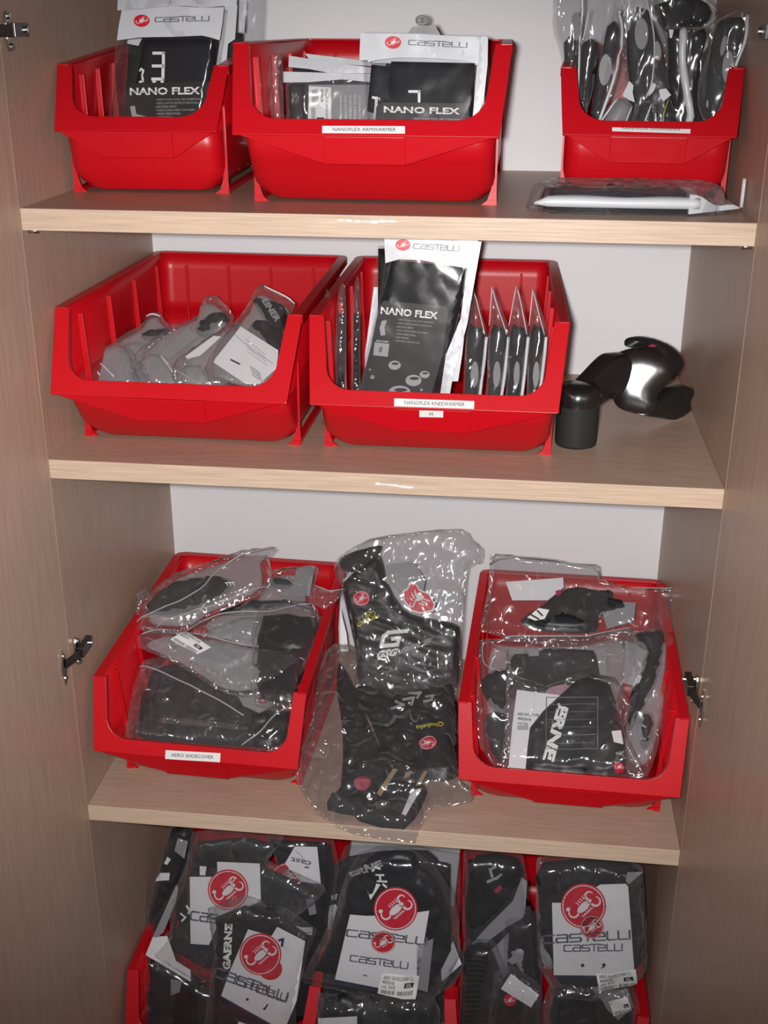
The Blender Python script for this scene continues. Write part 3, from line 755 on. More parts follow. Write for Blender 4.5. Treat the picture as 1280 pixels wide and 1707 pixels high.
hd, HH = it.layer('header', [(208, 286), (420, 292), (640, 298), (640, 338), (480, 322), (330, 335), (210, 336)], M['header'], h=.0148, t=.001, amp=.001, cell=.006)
for i in range(5):
    x = 470 + i * 22
    it.text(('DESIGNED FOR RIDING IN COOL AND WET WEATHER', 'WASH COLD WITH LIKE COLOURS', 'DO NOT BLEACH OR TUMBLE DRY', 'DO NOT IRON', 'COMPOSITION')[i], (x + 8, 395 if i else 395), (x + 8, 395 + 190), (x, 395), M['white_ink'], HC, ca, 0, 'small_print')
st, HS = it.layer('price_sticker', [(328, 352), (430, 358), (430, 640), (318, 640)], M['sticker'], h=.0136, t=.0004)
for i, tx in enumerate(('NANOFLEX ARMWARMER', '4510038', 'col. 010')):
    x = 408 - i * 22; it.text(tx, (x - 4, 365), (x - 4, 365 + (150, 60, 66)[i]), (x + 8, 365), M['ink'], HS, st, .01, 'small_print')
it.strokes([[(342, 372 + i * 7), (358, 372 + i * 7)] for i in range(9)] + [[(340, 455 + i * 7), (357, 455 + i * 7)] for i in range(9)], 3.2, M['ink'], HS, st, 'barcode')
it.strokes([[(372, 505), (390, 505)]], 18, M['ink'], HS, st, 'size_box')
# side-on clear pouches leaning against the left wall of the bin
for x0, x1, dx, lb in ((32, 100, -.135, 'empty clear pouch edge against the left wall of the wide top bin'), (138, 200, -.098, 'crumpled clear pouch edge, second from the left wall of the wide top bin')):
    it = Item('retail_pouch', lb, 'pouch', bin_plane('E', .05, 6, 0, dx), 'a5', RP, bin_floor('E'))
    it.layer('film', [(x0 + 8, 205), (x1 - 6, 200), (x1, 320), (x1, 640), (x0 + 30, 640), (x0, 420), (x0, 260)], M['crinkle'], t=.008, edge=.012, amp=.004, freq=60, cell=.005, smooth=2)
# pouch behind the front one, with its hanger loop
it = Item('retail_pouch', 'pouch behind the front one in the wide top bin, grey hook loop sticking up', 'pouch', bin_plane('E', .055, 6), 'a5', RP, bin_floor('E'))
it.layer('film', [(600, 118), (1150, 122), (1162, 420), (1120, 700), (640, 700)], M['stiff_film'], t=.012, edge=.015, cell=.01)
it.layer('garment', [(680, 240), (1100, 240), (1090, 700), (680, 700)], M['fabric'], h=.002, t=.008, edge=.01)
hd, HH = it.layer('header', [(600, 112), (1148, 120), (1150, 200), (1135, 420), (1120, 520), (1080, 520), (1100, 250), (620, 240)], M['header'], h=.0128, t=.0008)
hk, HK = it.layer('hanger', [(782, 100), (800, 72), (835, 66), (845, 56), (862, 66), (905, 62), (918, 85), (936, 116), (780, 112)], M['gray_card'], h=.006, t=.0015, amp=.001, cell=.004)
mb = MB(); mb.tube([it.P.at(it.uv((846 + 24 * math.cos(a), 42 + 17 * math.sin(a))), .008) for a in [i * .4189 for i in range(16)]], .0022, 6)
o = mb.build('hanger_ring', M['gray_card'], it.t, smooth=True, world=True); o.parent = hk
# front pouch
it = Item('retail_pouch', 'front armwarmer pouch in the wide top bin with white logo header and black sleeve', 'pouch', bin_plane('E', .010, 8), 'a5', RP, bin_floor('E'))
film, HF = it.layer('film', [(563, 112), (1115, 125), (1152, 128), (1150, 250), (1130, 420), (1095, 520), (1080, 700), (560, 700), (585, 500), (570, 240)], M['stiff_film'], t=.0195, edge=.012, amp=.0008, cell=.008)
ga, HG = it.layer('sleeve', [(702, 230), (1088, 238), (1082, 520), (1070, 700), (620, 700), (640, 430), (690, 400), (690, 330)], M['fabric'], h=.002, t=.0145, edge=.009)
it.layer('garment', [(610, 245), (700, 255), (690, 400), (620, 470), (590, 460)], M['gray_fabric'], h=.002, t=.0125, edge=.01)
it.strokes([[(792, 375), (836, 375), (836, 420)]], 12, M['white_ink'], HG, ga)
it.strokes([[(625, 402), (650, 408)], [(640, 404), (628, 510)]], 12, M['white_ink'], HG, ga)
ca, HC = it.layer('printed_card', [(662, 425), (1060, 430), (1070, 520), (1060, 700), (625, 700), (640, 445)], M['dark_card'], h=.0170, t=.0006, cell=.01)
nano_print(it, (674, 472), (1022, 481), 30, HC, ca, icon=None, nb=5, sp=.055)
it.layer('side_panel_strip', [(1112, 128), (1152, 130), (1150, 250), (1132, 420), (1090, 520), (1078, 700), (1062, 700), (1090, 400), (1104, 250)], M['header'], h=.016, t=.0006)
hd, HH = it.layer('header', [(568, 110), (840, 112), (1000, 122), (1116, 126), (1108, 250), (1040, 235), (870, 222), (735, 222), (640, 232), (604, 242), (600, 232), (563, 234)], M['header'], h=.0195, t=.0012, amp=.0014, freq=14, cell=.005)
it.emblem((718, 152), 37, HH, hd, ry=29, ang=.25, ring=False)
it.logotype((790, 162), (1056, 176), (791, 142), M['gray_ink'], HH, hd)
# ================================================================ top shelf, right bin crammed with pouches standing on edge
RP = 'pouches crammed in the top right bin'
def edge_pouch(z, key, dy, turn, back, outline, garments, ovals, strip, label, grp, dx=0.0, film=None, flo=True, plane=None, th=.014):
    it = Item('retail_pouch', label, 'pouch', plane or bin_plane(key, dy, back, turn, dx), z, grp, bin_floor(key) if flo else None)
    f_, HF = it.layer('film', outline, film or M['crinkle'], t=th, edge=.016, amp=.003, freq=26, stretch=(2.0, .5), cell=.007, smooth=2)
    for g in garments:
        pts, m = g; it.layer('garment', pts, M[m], h=.002, t=th * .62, edge=.012, smooth=2, fold=.002, cell=.009)
    for c, rx, ry, an in ovals:
        P_ = [(c[0] + rx * math.cos(a) * math.cos(an) - ry * math.sin(a) * math.sin(an), c[1] + rx * math.cos(a) * math.sin(an) + ry * math.sin(a) * math.cos(an)) for a in [i * .349 for i in range(18)]]
        it.layer('printed_droplet', P_, M['gray_print'], h=th * .86, t=.0005, cell=.006)
    for sline, m, wpx in strip:
        it.line('folded_edge', sline, wpx, M[m], HF, lift=.0006)
    return it, HF
edge_pouch('a1', 'G', .10, 25, 4, [(95, -80), (230, -80), (215, 250), (200, 700), (190, 1000), (150, 700), (120, 330), (80, 200), (72, 90)],
           [([(130, 240), (215, 260), (200, 700), (160, 700)], 'gray_fabric')], [((180, 150), 30, 80, 0)], [([(218, -60), (222, 120), (205, 400), (200, 690)], 'header', .0016)],
           'clear pouch bulging over the left edge of the top right bin', RP)
edge_pouch('a1', 'G', .07, 10, 4, [(250, -60), (420, -80), (410, 120), (340, 260), (300, 500), (250, 720), (240, 1000), (180, 1000), (200, 600), (225, 200)],
           [([(240, 240), (325, 245), (310, 420), (250, 720), (230, 1000), (190, 1000), (215, 500)], 'fabric')], [], [([(260, 60), (235, 220)], 'header', .001)],
           'pouch with black sleeve standing second from the left in the top right bin', RP)
edge_pouch('a1', 'G', .125, 0, 6, [(470, -90), (640, -80), (760, 540), (740, 900), (560, 900), (480, 500), (440, 100)],
           [([(490, 120), (610, 60), (740, 520), (730, 900), (560, 900), (500, 480)], 'gray_fabric')], [((565, 195), 38, 88, 0), ((490, 120), 17, 60, 0), ((655, 290), 20, 55, -.1)], [([(575, -60), (632, 200), (625, 440), (590, 550)], 'header', .0011)],
           'pouch with pale oval prints standing in the middle of the top right bin', RP)
edge_pouch('a1', 'G', .16, 0, 6, [(620, 10), (900, -60), (1000, 60), (930, 165), (800, 175), (760, 560), (760, 900), (700, 900), (740, 420)],
           [([(640, 30), (880, -10), (960, 70), (900, 150), (780, 165), (700, 180)], 'fabric'), ([(740, 200), (800, 190), (790, 700), (760, 900), (730, 500)], 'fabric')], [], [([(605, 40), (700, 240), (765, 560)], 'header', .0009), ([(820, -40), (995, 70), (905, 165)], 'header', .0008)],
           'black garment pouch slumped across the back of the top right bin', RP)
edge_pouch('a1', 'G', .045, 14, 5, [(430, 30), (460, 170), (490, 250), (480, 480), (400, 560), (330, 720), (310, 1000), (230, 1000), (290, 640), (350, 200), (400, 120)],
           [([(375, 150), (440, 165), (400, 360), (320, 700), (300, 1000), (240, 1000), (290, 600)], 'gray_fabric')], [((350, 395), 34, 88, .08)], [([(440, 60), (448, 190), (400, 420), (315, 690)], 'header', .0022)],
           'pouch with one pale oval leaning third from the left in the top right bin', RP)
edge_pouch('a1', 'G', .085, -8, 5, [(800, 160), (960, 170), (950, 330), (900, 560), (880, 900), (830, 900), (800, 560), (770, 300)],
           [([(850, 200), (950, 180), (900, 340), (880, 900), (840, 900), (860, 400)], 'fabric')], [], [([(808, 170), (800, 330), (825, 520), (845, 640), (835, 690)], 'header', .0062)],
           'pouch with broad pale folded edge right of the middle of the top right bin', RP)
edge_pouch('a1', 'G', .06, -20, 4, [(930, 160), (1100, 60), (1160, 60), (1200, 150), (1180, 300), (1080, 560), (1010, 700), (985, 790), (930, 700), (890, 600), (890, 450), (950, 280)],
           [([(1000, 130), (1100, 100), (1150, 120), (1130, 320), (1050, 520), (1000, 700), (960, 720), (930, 640), (940, 400)], 'gray_fabric')],
           [((1066, 380), 32, 92, .06), ((1040, 260), 14, 58, .2), ((950, 585), 7, 22, 0)], [([(1172, 80), (1165, 220), (1100, 400), (1040, 580), (998, 710)], 'header', .0025)],
           'dark pouch with long pale oval standing at the right end of the top right bin', RP)
it, HF = edge_pouch('a1', 'G', .02, 0, 12, [(430, 540), (520, 590), (500, 700), (470, 860), (290, 860), (330, 700)], [([(440, 560), (510, 600), (470, 720), (440, 860), (320, 860), (350, 700)], 'gray_card')], [],
           [([(430, 560), (330, 700)], 'header', .0016), ([(515, 600), (470, 710)], 'header', .0012)], 'short silvery pouch low at the front left of the top right bin', RP)
it, HF = edge_pouch('a1', 'G', .015, 0, 12, [(555, 560), (640, 575), (655, 650), (640, 860), (500, 860), (520, 640)], [([(560, 590), (630, 590), (620, 860), (510, 860)], 'gray_fabric')], [],
           [([(620, 590), (575, 712)], 'header', .0014), ([(645, 640), (650, 712)], 'header', .0012)], 'short grey pouch low at the front of the top right bin, under the middle', RP)
it, HF = edge_pouch('a1', 'G', .012, 0, 12, [(665, 520), (700, 510), (730, 550), (750, 620), (750, 860), (680, 860), (680, 620)], [([(700, 570), (740, 580), (745, 860), (690, 860)], 'fabric')], [],
           [([(715, 565), (692, 640), (688, 712)], 'yellow_ink', .0006)], 'narrow pouch with torn white top low at the front of the top right bin', RP)
it.layer('torn_header', [(660, 515), (700, 508), (728, 545), (685, 580), (668, 560)], M['header'], h=.015, t=.001)
for pts, lb in (([(500, 455), (525, 480), (520, 520), (532, 575), (470, 550), (465, 530)], 'left one of two small white tabs peeking up in the top right bin'),
                ([(632, 465), (652, 475), (640, 510), (612, 540), (608, 532)], 'right one of two small white tabs peeking up in the top right bin')):
    it = Item('header_tab', lb, 'tab', bin_plane('G', .034, 12), 'a1', 'white tabs of buried pouches', None)
    it.layer('tab', pts + [], M['header'], h=.0, t=.001)
it = Item('retail_pouch', 'white scrolled logo fragment pouch behind the broad pale edge in the top right bin', 'pouch', bin_plane('G', .13, 0), 'a1', RP, bin_floor('G'))
it.layer('film', [(700, 150), (960, 150), (950, 700), (940, 900), (720, 900)], M['film'], t=.012, edge=.012, amp=.002, cell=.01)
ga, HG = it.layer('garment', [(715, 165), (945, 165), (930, 900), (730, 900)], M['fabric'], h=.002, t=.008, edge=.01)
hd, HH = it.layer('header', [(890, 172), (948, 175), (935, 260), (905, 300), (880, 350), (865, 330), (860, 270)], M['header'], h=.0125, t=.0006)
it.strokes([[(902, 205), (870, 195), (852, 215), (862, 242), (892, 248), (905, 268)]], 14, M['gray_print'], lambda uv: .0132, ga)
it.layer('header', [(718, 165), (745, 168), (735, 215), (722, 210)], M['header'], h=.0125, t=.0006)
# ================================================================ pouch lying on the top shelf
PZ = Plane((0.32, 0.10, Z1 + .0006), (0, 0, 1))
it = Item('retail_pouch', 'dark pouch with white side lying flat on the top shelf before the right bin', 'pouch', PZ, 'z2', None, None, foot=(0.32, 0.10, Z1))
def wuv(P, x, y): q = Vector((x, y, 0)) - P.o; return Vector((q.dot(P.u), q.dot(P.v)))
def wp(P, L): return [wuv(P, x, y) for x, y in L]
film, HF = it.layer('film', None, M['crinkle'], t=.031, edge=.016, amp=.003, freq=22, stretch=(.7, 2), cell=.007, uvpts=wp(PZ, [(.190, .10), (.215, .16), (.26, .178), (.42, .178), (.448, .14), (.452, .09), (.43, .055), (.28, .045), (.22, .05)]))
ga, HG = it.layer('garment', None, M['fabric_smooth'], h=.001, t=.026, edge=.012, fold=.003, cell=.008, uvpts=wp(PZ, [(.205, .10), (.225, .165), (.395, .170), (.40, .055), (.235, .058)]))
it.layer('printed_card', None, M['dark_card'], h=.0275, t=.0008, cell=.02, uvpts=wp(PZ, [(.29, .09), (.335, .09), (.335, .165), (.29, .165)]))
it.text('NANO FLEX', (785, 625), (860, 629), (785, 617), M['gray_print'], lambda uv: .0285, it.t.children[0], .03, 'title_lettering')
n = 24; vs = []; fs = []
for i in range(n + 1):
    x = lerp(.200, .410, i / n); e_ = min(1, (x - .198) / .02); y0_ = .0462 - .002 * math.sin((x - .2) * 16)
    vs += [(x, y0_ + .002, Z1 + .012 - .003 * e_), (x, y0_ - .001, Z1 + .013 + .003 * e_), (x, y0_ + .005, Z1 + .014 + .009 * e_ + .001 * math.sin(x * 55)), (x, y0_ + .008, Z1 + .013 + .008 * e_), (x, y0_ + .006, Z1 + .011 - .002 * e_)]
for i in range(n):
    for k in range(5): k2 = (k + 1) % 5; fs.append((i * 5 + k, (i + 1) * 5 + k, (i + 1) * 5 + k2, i * 5 + k2))
fs += [(0, 1, 2, 3, 4), tuple(n * 5 + k for k in (4, 3, 2, 1, 0))]
mesh_obj('side_panel_strip', vs, fs, M['header'], it.t, True, world=True)
hd = MB()
for i in range(8):
    t0, t1 = i / 8, (i + 1) / 8
    def sec(t): x = lerp(.396, .466, t); return x, lerp(.045, .085, t), lerp(.172, .12, t), lerp(.0275, .006, t ** .8) + .003 * math.sin(t * 9)
    a, b_ = sec(t0), sec(t1)
    hd.hexa([(a[0], a[1], Z1 + .003 * (1 + t0)), (b_[0], b_[1], Z1 + .003 * (1 + t1)), (b_[0], b_[2], Z1 + .003 * (1 + t1)), (a[0], a[2], Z1 + .003 * (1 + t0)),
             (a[0], a[1] + .002, Z1 + a[3]), (b_[0], b_[1] + .002, Z1 + b_[3]), (b_[0], b_[2], Z1 + b_[3]), (a[0], a[2], Z1 + a[3])])
hd.build('header', M['header'], it.t, smooth=False, world=True)
mb = MB(); q = [on_y(x, y, .10) for x, y in ((1248, 346), (1250, 328), (1256, 312), (1261, 298))]
q = [Vector((min(p.x, .470), p.y, p.z)) for p in q]
mb.tube(q, .0028, 6, flat=.4); mb.build('hanger', M['header'], it.t, smooth=True, world=True)
# ================================================================ second shelf, left bin: slumped bags
RP = 'slumped bags in the unlabelled bin on the second shelf'
def slump(label, dy, back, turn, outline, gars, cards, lines=(), th=.014, film='crinkle', key='A', z='a3', dz=.03, dx=0.0):
    it = Item('garment_bag', label, 'bag', bin_plane(key, dy, back, turn, dx, dz), z, RP, None)
    f_, HF = it.layer('film', outline, M[film], t=th, edge=.018, amp=.0035, freq=24, cell=.007, smooth=2)
    it.layer('inner_sleeve', shrink(outline, .84), M['milky'], h=.0012, t=th * .35, edge=.014, amp=.002, freq=30, cell=.009, smooth=2)
    for pts, m in gars: it.layer('garment', pts, M[m], h=.002, t=th * .6, edge=.012, smooth=2, fold=.003)
    cs = []
    for pts, m in cards: cs.append(it.layer('card', pts, M[m], h=th * .78, t=.0008, cell=.012))
    for ln, m, r in lines: it.line('folded_edge', ln, r, M[m], HF)
    return it, HF, cs
slump('bag lowest at the left of the unlabelled second shelf bin, bright silver edge', .02, 48, 0, [(60, 480), (80, 455), (180, 420), (310, 350), (400, 420), (430, 600), (260, 620), (90, 580), (50, 520)],
      [([(180, 440), (310, 370), (380, 430), (390, 610), (230, 610)], 'gray_card')], [], [([(72, 485), (130, 530), (190, 572)], 'white_ink', .0035), ([(150, 460), (230, 560)], 'header', .0012), ([(190, 455), (300, 560)], 'header', .001)], th=.012)
slump('crumpled bag with dark lump, second from the left in the unlabelled second shelf bin', .045, 46, 0, [(250, 400), (330, 330), (440, 270), (470, 215), (530, 195), (560, 240), (600, 290), (560, 420), (560, 600), (330, 620), (260, 520)],
      [([(440, 310), (540, 280), (580, 300), (540, 340), (450, 345)], 'fabric'), ([(320, 400), (420, 350), (520, 420), (560, 600), (380, 610)], 'gray_card')], [], [([(470, 240), (545, 238)], 'white_ink', .0011)], th=.016)
slump('bag with small grey card, third from the left in the unlabelled second shelf bin', .035, 45, 0, [(380, 470), (480, 360), (600, 280), (740, 220), (760, 130), (850, 120), (930, 220), (880, 300), (760, 420), (700, 620), (480, 620)],
      [([(720, 290), (790, 210), (860, 195), (900, 240), (830, 280), (780, 340)], 'fabric'), ([(420, 460), (540, 420), (600, 500), (640, 610), (500, 610)], 'gray_card')],
      [([(690, 302), (755, 345), (590, 470), (548, 448)], 'gray_card')], [([(550, 455), (620, 550)], 'header', .0009)], th=.018)
slump('bag with narrow white card, fourth from the left in the unlabelled second shelf bin', .022, 45, 0, [(600, 480), (700, 400), (850, 300), (960, 250), (960, 380), (900, 620), (640, 620)],
      [([(640, 500), (760, 480), (800, 610), (690, 610)], 'gray_card')],
      [([(830, 345), (870, 350), (760, 450), (690, 468), (680, 455)], 'paper')], [([(560, 460), (640, 540), (740, 600)], 'zip', .0009)], th=.018)
it, HF, cs = slump('bag with large white printed card, rightmost in the unlabelled second shelf bin', .010, 45, 0,
      [(760, 520), (880, 330), (1000, 170), (1060, 60), (1130, 80), (1255, 155), (1200, 260), (1190, 440), (1170, 560), (1100, 640), (900, 620)],
      [([(1030, 140), (1100, 130), (1190, 160), (1220, 230), (1180, 300), (1120, 280)], 'fabric'), ([(1000, 290), (1060, 240), (1180, 290), (1180, 430), (1050, 330)], 'fabric')],
      [([(975, 300), (1172, 425), (1165, 520), (1075, 604), (1000, 604), (832, 490), (840, 470)], 'paper')], [([(1100, 90), (1255, 160)], 'white_ink', .0012)], th=.020)
ca, HC = cs[0]
it.strokes([[(945, 345), (1040, 430), (1150, 500)]], 2.2, M['gray_ink'], HC, ca, 'card_crease')
it.strokes([[(1000 + i * 4, 368 + i * 22), (1105 + i * 4, 450 + i * 20)] for i in range(4)], 3, M['gray_print'], HC, ca, 'small_print')
it.strokes([[(925, 478), (968, 500)]], 9, M['ink'], HC, ca, 'size_lettering')
it.strokes([[(1024 + i * 4, 512 + i * 15), (1078 + i * 3, 548 + i * 13)] for i in range(4)], 3, M['ink'], HC, ca, 'barcode')
it.text('EINER', (1085, 165), (1160, 280), (1115, 150), M['gray_print'], lambda uv: .0165, it.t.children[1], .04, 'lettering')
# ================================================================ second shelf, right bin
RP = 'kneewarmer pouches in the labelled second shelf bin'
for x0, x1, dx, lb in ((150, 185, -.150, 'clear pouch edge flat against the left wall of the kneewarmer bin'), (215, 255, -.128, 'clear pouch edge second from the left wall of the kneewarmer bin'), (285, 318, -.105, 'clear pouch edge nearest the tall kneewarmer pouch, in the bin marked M')):
    it = Item('retail_pouch', lb, 'pouch', bin_plane('B', .07, 4, 0, dx), 'z4', RP, bin_floor('B'))
    f_, HF = it.layer('film', [(x0 + 12, 300 - (x0 - 150) * .4), (x1, 290 - (x0 - 150) * .4), (x1 + 4, 500), (x1, 900), (x0, 900), (x0 - 4, 500)], M['crinkle'], t=.007, edge=.01, amp=.003, freq=50, cell=.006, smooth=2)
    it.layer('garment', [(x0 + 6, 380), (x1 - 4, 380), (x1 - 4, 900), (x0 + 6, 900)], M['gray_fabric'] if x0 > 200 else M['film'], h=.001, t=.004, edge=.006)
it = Item('retail_pouch', 'pouch behind the tall kneewarmer pouch, only white back card and dark corner showing', 'pouch', bin_plane('B', .085, 10, 0, -.05), 'z4', RP, bin_floor('B'))
it.layer('film', [(400, 80), (640, 70), (640, 900), (330, 900), (370, 300)], M['stiff_film'], t=.012, edge=.012, cell=.01)
it.layer('card', [(384, 262), (402, 262), (400, 900), (345, 900), (345, 560)], M['header'], h=.006, t=.0008)
it.layer('garment', [(402, 92), (430, 92), (440, 150), (560, 150), (560, 900), (400, 900)], M['fabric'], h=.003, t=.008, edge=.006)
# pouches standing on edge at the right
for k, (x0, tipx, tipy, xr, dx, tn, lb) in enumerate(((778, 822, 270, 885, .045, 20, 'leftmost of the four small pouches on edge in the kneewarmer bin'), (880, 905, 250, 985, .078, 16, 'second from left of the four small pouches on edge in the kneewarmer bin'),
                                 (968, 1015, 250, 1075, .108, 12, 'third from left of the four small pouches on edge in the kneewarmer bin'), (1060, 1088, 262, 1155, .135, 8, 'rightmost of the four small pouches on edge in the kneewarmer bin'))):
    ox = (800, 900, 990, 1078)[k]; wd = xr - x0
    edge_pouch('z4', 'B', .07 - .008 * k, tn, 5, [(tipx, tipy), (tipx + 14, tipy + 30), (xr - 18, 400), (xr, 480), (xr - 18, 640), (xr - 32, 760), (xr - 40, 900), (x0 - 2, 900), (x0 + 2, 700), (x0 + 12, 480), (x0 + 20, 400)],
               [([(x0 + 18, 470), (x0 + wd * .5, 440), (xr - 14, 480), (xr - 40, 760), (xr - 45, 900), (x0 + 8, 900)], ('gray_fabric', 'gray_fabric', 'fabric', 'fabric')[k])],
               [((ox + 20, 645), (17, 16, 13, 14)[k], 58, .04)], [([(xr - 12, 480), (xr - 28, 640), (xr - 44, 750)], 'header', .0028), ([(tipx, tipy + 20), (tipx + 18, tipy + 100), (xr - 20, 470)], 'header', .0008), ([(tipx - 2, tipy + 10), (x0 + 8, 430)], 'header', .0007)],
               lb, RP, dx=dx - .03, th=.012)
# tall front pouch
it = Item('retail_pouch', 'tall black kneewarmer pouch with logo header standing in the labelled second shelf bin', 'pouch', bin_plane('B', .008, 9), 'z4', RP, bin_floor('B'))
film, HF = it.layer('film', [(470, -60), (860, -50), (850, 60), (830, 200), (800, 300), (720, 745), (700, 900), (280, 900), (318, 735), (345, 560), (410, 300), (440, 60)], M['stiff_film'], t=.0195, edge=.010, amp=.0008, cell=.008)
ga, HG = it.layer('sleeve', [(462, 142), (790, 175), (770, 330), (695, 620), (660, 740), (640, 900), (290, 900), (325, 720), (350, 600), (415, 345)], M['fabric'], h=.002, t=.0145, edge=.009, cell=.008)
ca, HC = it.layer('printed_card', [(432, 320), (700, 345), (716, 365), (690, 560), (640, 740), (610, 900), (292, 900), (322, 730), (375, 520), (412, 345)], M['dark_card'], h=.0170, t=.0006, cell=.01)
nano_print(it, (418, 378), (668, 402), 32, HC, ca, icon='knee', sp=.062, xs=.31, skew=(-.05, 0))
it.text('KNEE WARMER', (398, 500), (452, 505), (399, 493), M['white_ink'], HC, ca, .02, 'small_print')
it.decal('size_box', [it.uv(p) for p in ((386, 560), (450, 567), (457, 510), (392, 503))], [(0, 1, 2, 3)], M['gray_print'], HC, ca, .0008)
it.strokes([[(414, 532), (422, 524), (424, 534), (419, 546), (413, 540), (414, 532)]], 4, M['ink'], HC, ca, 'size_lettering', lift=.0012)
for c, rx, ry in (((480, 604), 27, 20), ((563, 671), 35, 25), ((612, 645), 22, 16), ((502, 722), 48, 28), ((382, 656), 9, 8), ((372, 623), 5, 4), ((598, 712), 6, 6)):
    it.disc(c, rx, ry, M['gray_print'], HC, ca, 'printed_droplet', lift=.0009)
    it.disc((c[0] + rx * .1, c[1] - ry * .35), rx * .6, ry * .28, M['dark_card'], HC, ca, 'droplet_shading', lift=.0012)
it.layer('side_panel_strip', [(826, 60), (862, 60), (830, 240), (800, 420), (735, 660), (720, 748), (678, 748), (705, 560), (770, 400), (795, 200)], M['header'], h=.0165, t=.0008, amp=.001)
it.layer('back_card', [(770, 400), (800, 330), (775, 560), (757, 680), (722, 680)], M['header'], h=.004, t=.001)
hd, HH = it.layer('header', [(440, -60), (860, -50), (846, 60), (828, 110), (800, 178), (700, 160), (600, 142), (500, 138), (440, 155), (436, 60)], M['header'], h=.0195, t=.0012, amp=.0012, freq=14, cell=.006)
it.emblem((518, 75), 33, HH, hd, ry=25, ang=.2, ring=False)
it.logotype((564, 90), (764, 102), (566, 70), M['gray_ink'], HH, hd)
# ================================================================ second shelf, right end: black cuff and glossy bundle
def P5(x, y): return (860 + x / 3.048, 380 + y / 3.048)
cx_, cy_, cr = .2805, .170, .0315
t = thing('fabric_cuff', 'upright black tube of fabric standing on the second shelf beside the kneewarmer bin', 'cuff', (cx_, cy_, Z2))
mb = MB(); prof = [(.0305, 0), (.0312, .004), (.0315, .03), (.0318, .058), (.0325, .070), (.031, .078), (.027, .082), (.012, .084)]
n = 36; vs = []; fs = []
for r_, z_ in prof:
    for k in range(n):
        a = 2 * math.pi * k / n; rr = r_ * (1 + .02 * math.sin(3 * a + 1) + .01 * math.sin(7 * a)); vs.append((rr * math.cos(a), rr * math.sin(a), z_ + .002 * math.sin(2 * a)*(z_ > 0)))
for i in range(len(prof) - 1):
    for k in range(n): k2 = (k + 1) % n; fs.append((i * n + k, i * n + k2, (i + 1) * n + k2, (i + 1) * n + k))
fs += [tuple(range(n - 1, -1, -1)), tuple((len(prof) - 1) * n + k for k in range(n))]
M['cuff'] = plain('dark_grey_fabric', (.022, .024, .023), .62, .35, 0, (300, .3, .001))
M['black_gloss'] = plain('glossy_black_film', (.012, .011, .012), .24, .9, 0, (30, .30, .004))
M['black_shine'] = plain('shiny_black_film', (.014, .012, .012), .27, 1.0, 0, (18, .12, .003))
M['black_satin'] = plain('satin_black_fabric', (.014, .013, .013), .36, .5, 0, (60, .35, .003))
mesh_obj('tube', vs, fs, M['cuff'], t, True)
vs2 = [(cr * 1.05 * math.cos(2 * math.pi * k / n) * s_, cr * 1.05 * math.sin(2 * math.pi * k / n) * s_, z_) for s_, z_ in ((1.0, .062), (1.03, .072), (.99, .082), (.80, .090), (.3, .093)) for k in range(n)]
fs2 = [(i * n + k, i * n + (k + 1) % n, (i + 1) * n + (k + 1) % n, (i + 1) * n + k) for i in range(4) for k in range(n)] + [tuple(4 * n + k for k in range(n))]
mesh_obj('glossy_top', vs2, fs2, M['black_gloss'], t, True)
PG = plane3((.287, .185, Z2 + .05), (.425, .285, Z2 + .02), (.355, .275, Z2 + .16))
it = Item('wrapped_bundle', 'crumpled glossy black bundle with curled top leaning off the fabric cuff on the second shelf', 'bundle', PG, 'z5', None, None, foot=(.39, .28, Z2))
it.layer('sleeve', [(235, 850), (330, 768), (440, 655), (500, 632), (600, 640), (640, 740), (560, 860), (500, 870), (430, 912), (300, 890)], M['black_gloss'], h=-.012, t=.032, edge=.026, fold=.014, cell=.006, smooth=3)
it.layer('curled_top', [(578, 600), (576, 568), (610, 552), (680, 550), (760, 578), (825, 632), (846, 690), (820, 745), (765, 790), (720, 760), (680, 640), (620, 610)], M['black_satin'], h=-.01, t=.030, edge=.020, fold=.008, cell=.006, smooth=3)
it.P = lean(860 + 650 / 3.048, 380 + 810 / 3.048, .232, 15, -7)
it.layer('wrapped_body', [(430, 700), (520, 630), (640, 605), (760, 640), (800, 700), (790, 770), (720, 850), (725, 900), (690, 945), (620, 948), (520, 915), (480, 850), (420, 740)], M['black_shine'], h=-.016, t=.016, edge=.030, cell=.004, smooth=3)
it.layer('wrapped_back', [(430, 720), (520, 650), (640, 615), (750, 650), (780, 720), (700, 870), (620, 930), (520, 900), (480, 840)], M['black_satin'], h=-.062, t=.048, edge=.03, cell=.008, smooth=3)
it.P = PG
it.layer('lower_fold', [(700, 850), (780, 800), (870, 798), (886, 850), (870, 890), (878, 930), (828, 974), (740, 966), (640, 950), (560, 920), (640, 890)], M['black_satin'], h=-.006, t=.028, edge=.018, amp=.003, freq=22, fold=.010, cell=.005, smooth=3)
it.layer('red_tag', [(620, 600), (640, 592), (664, 600), (650, 608), (626, 608)], M['pink_ink'], h=.0215, t=.001)
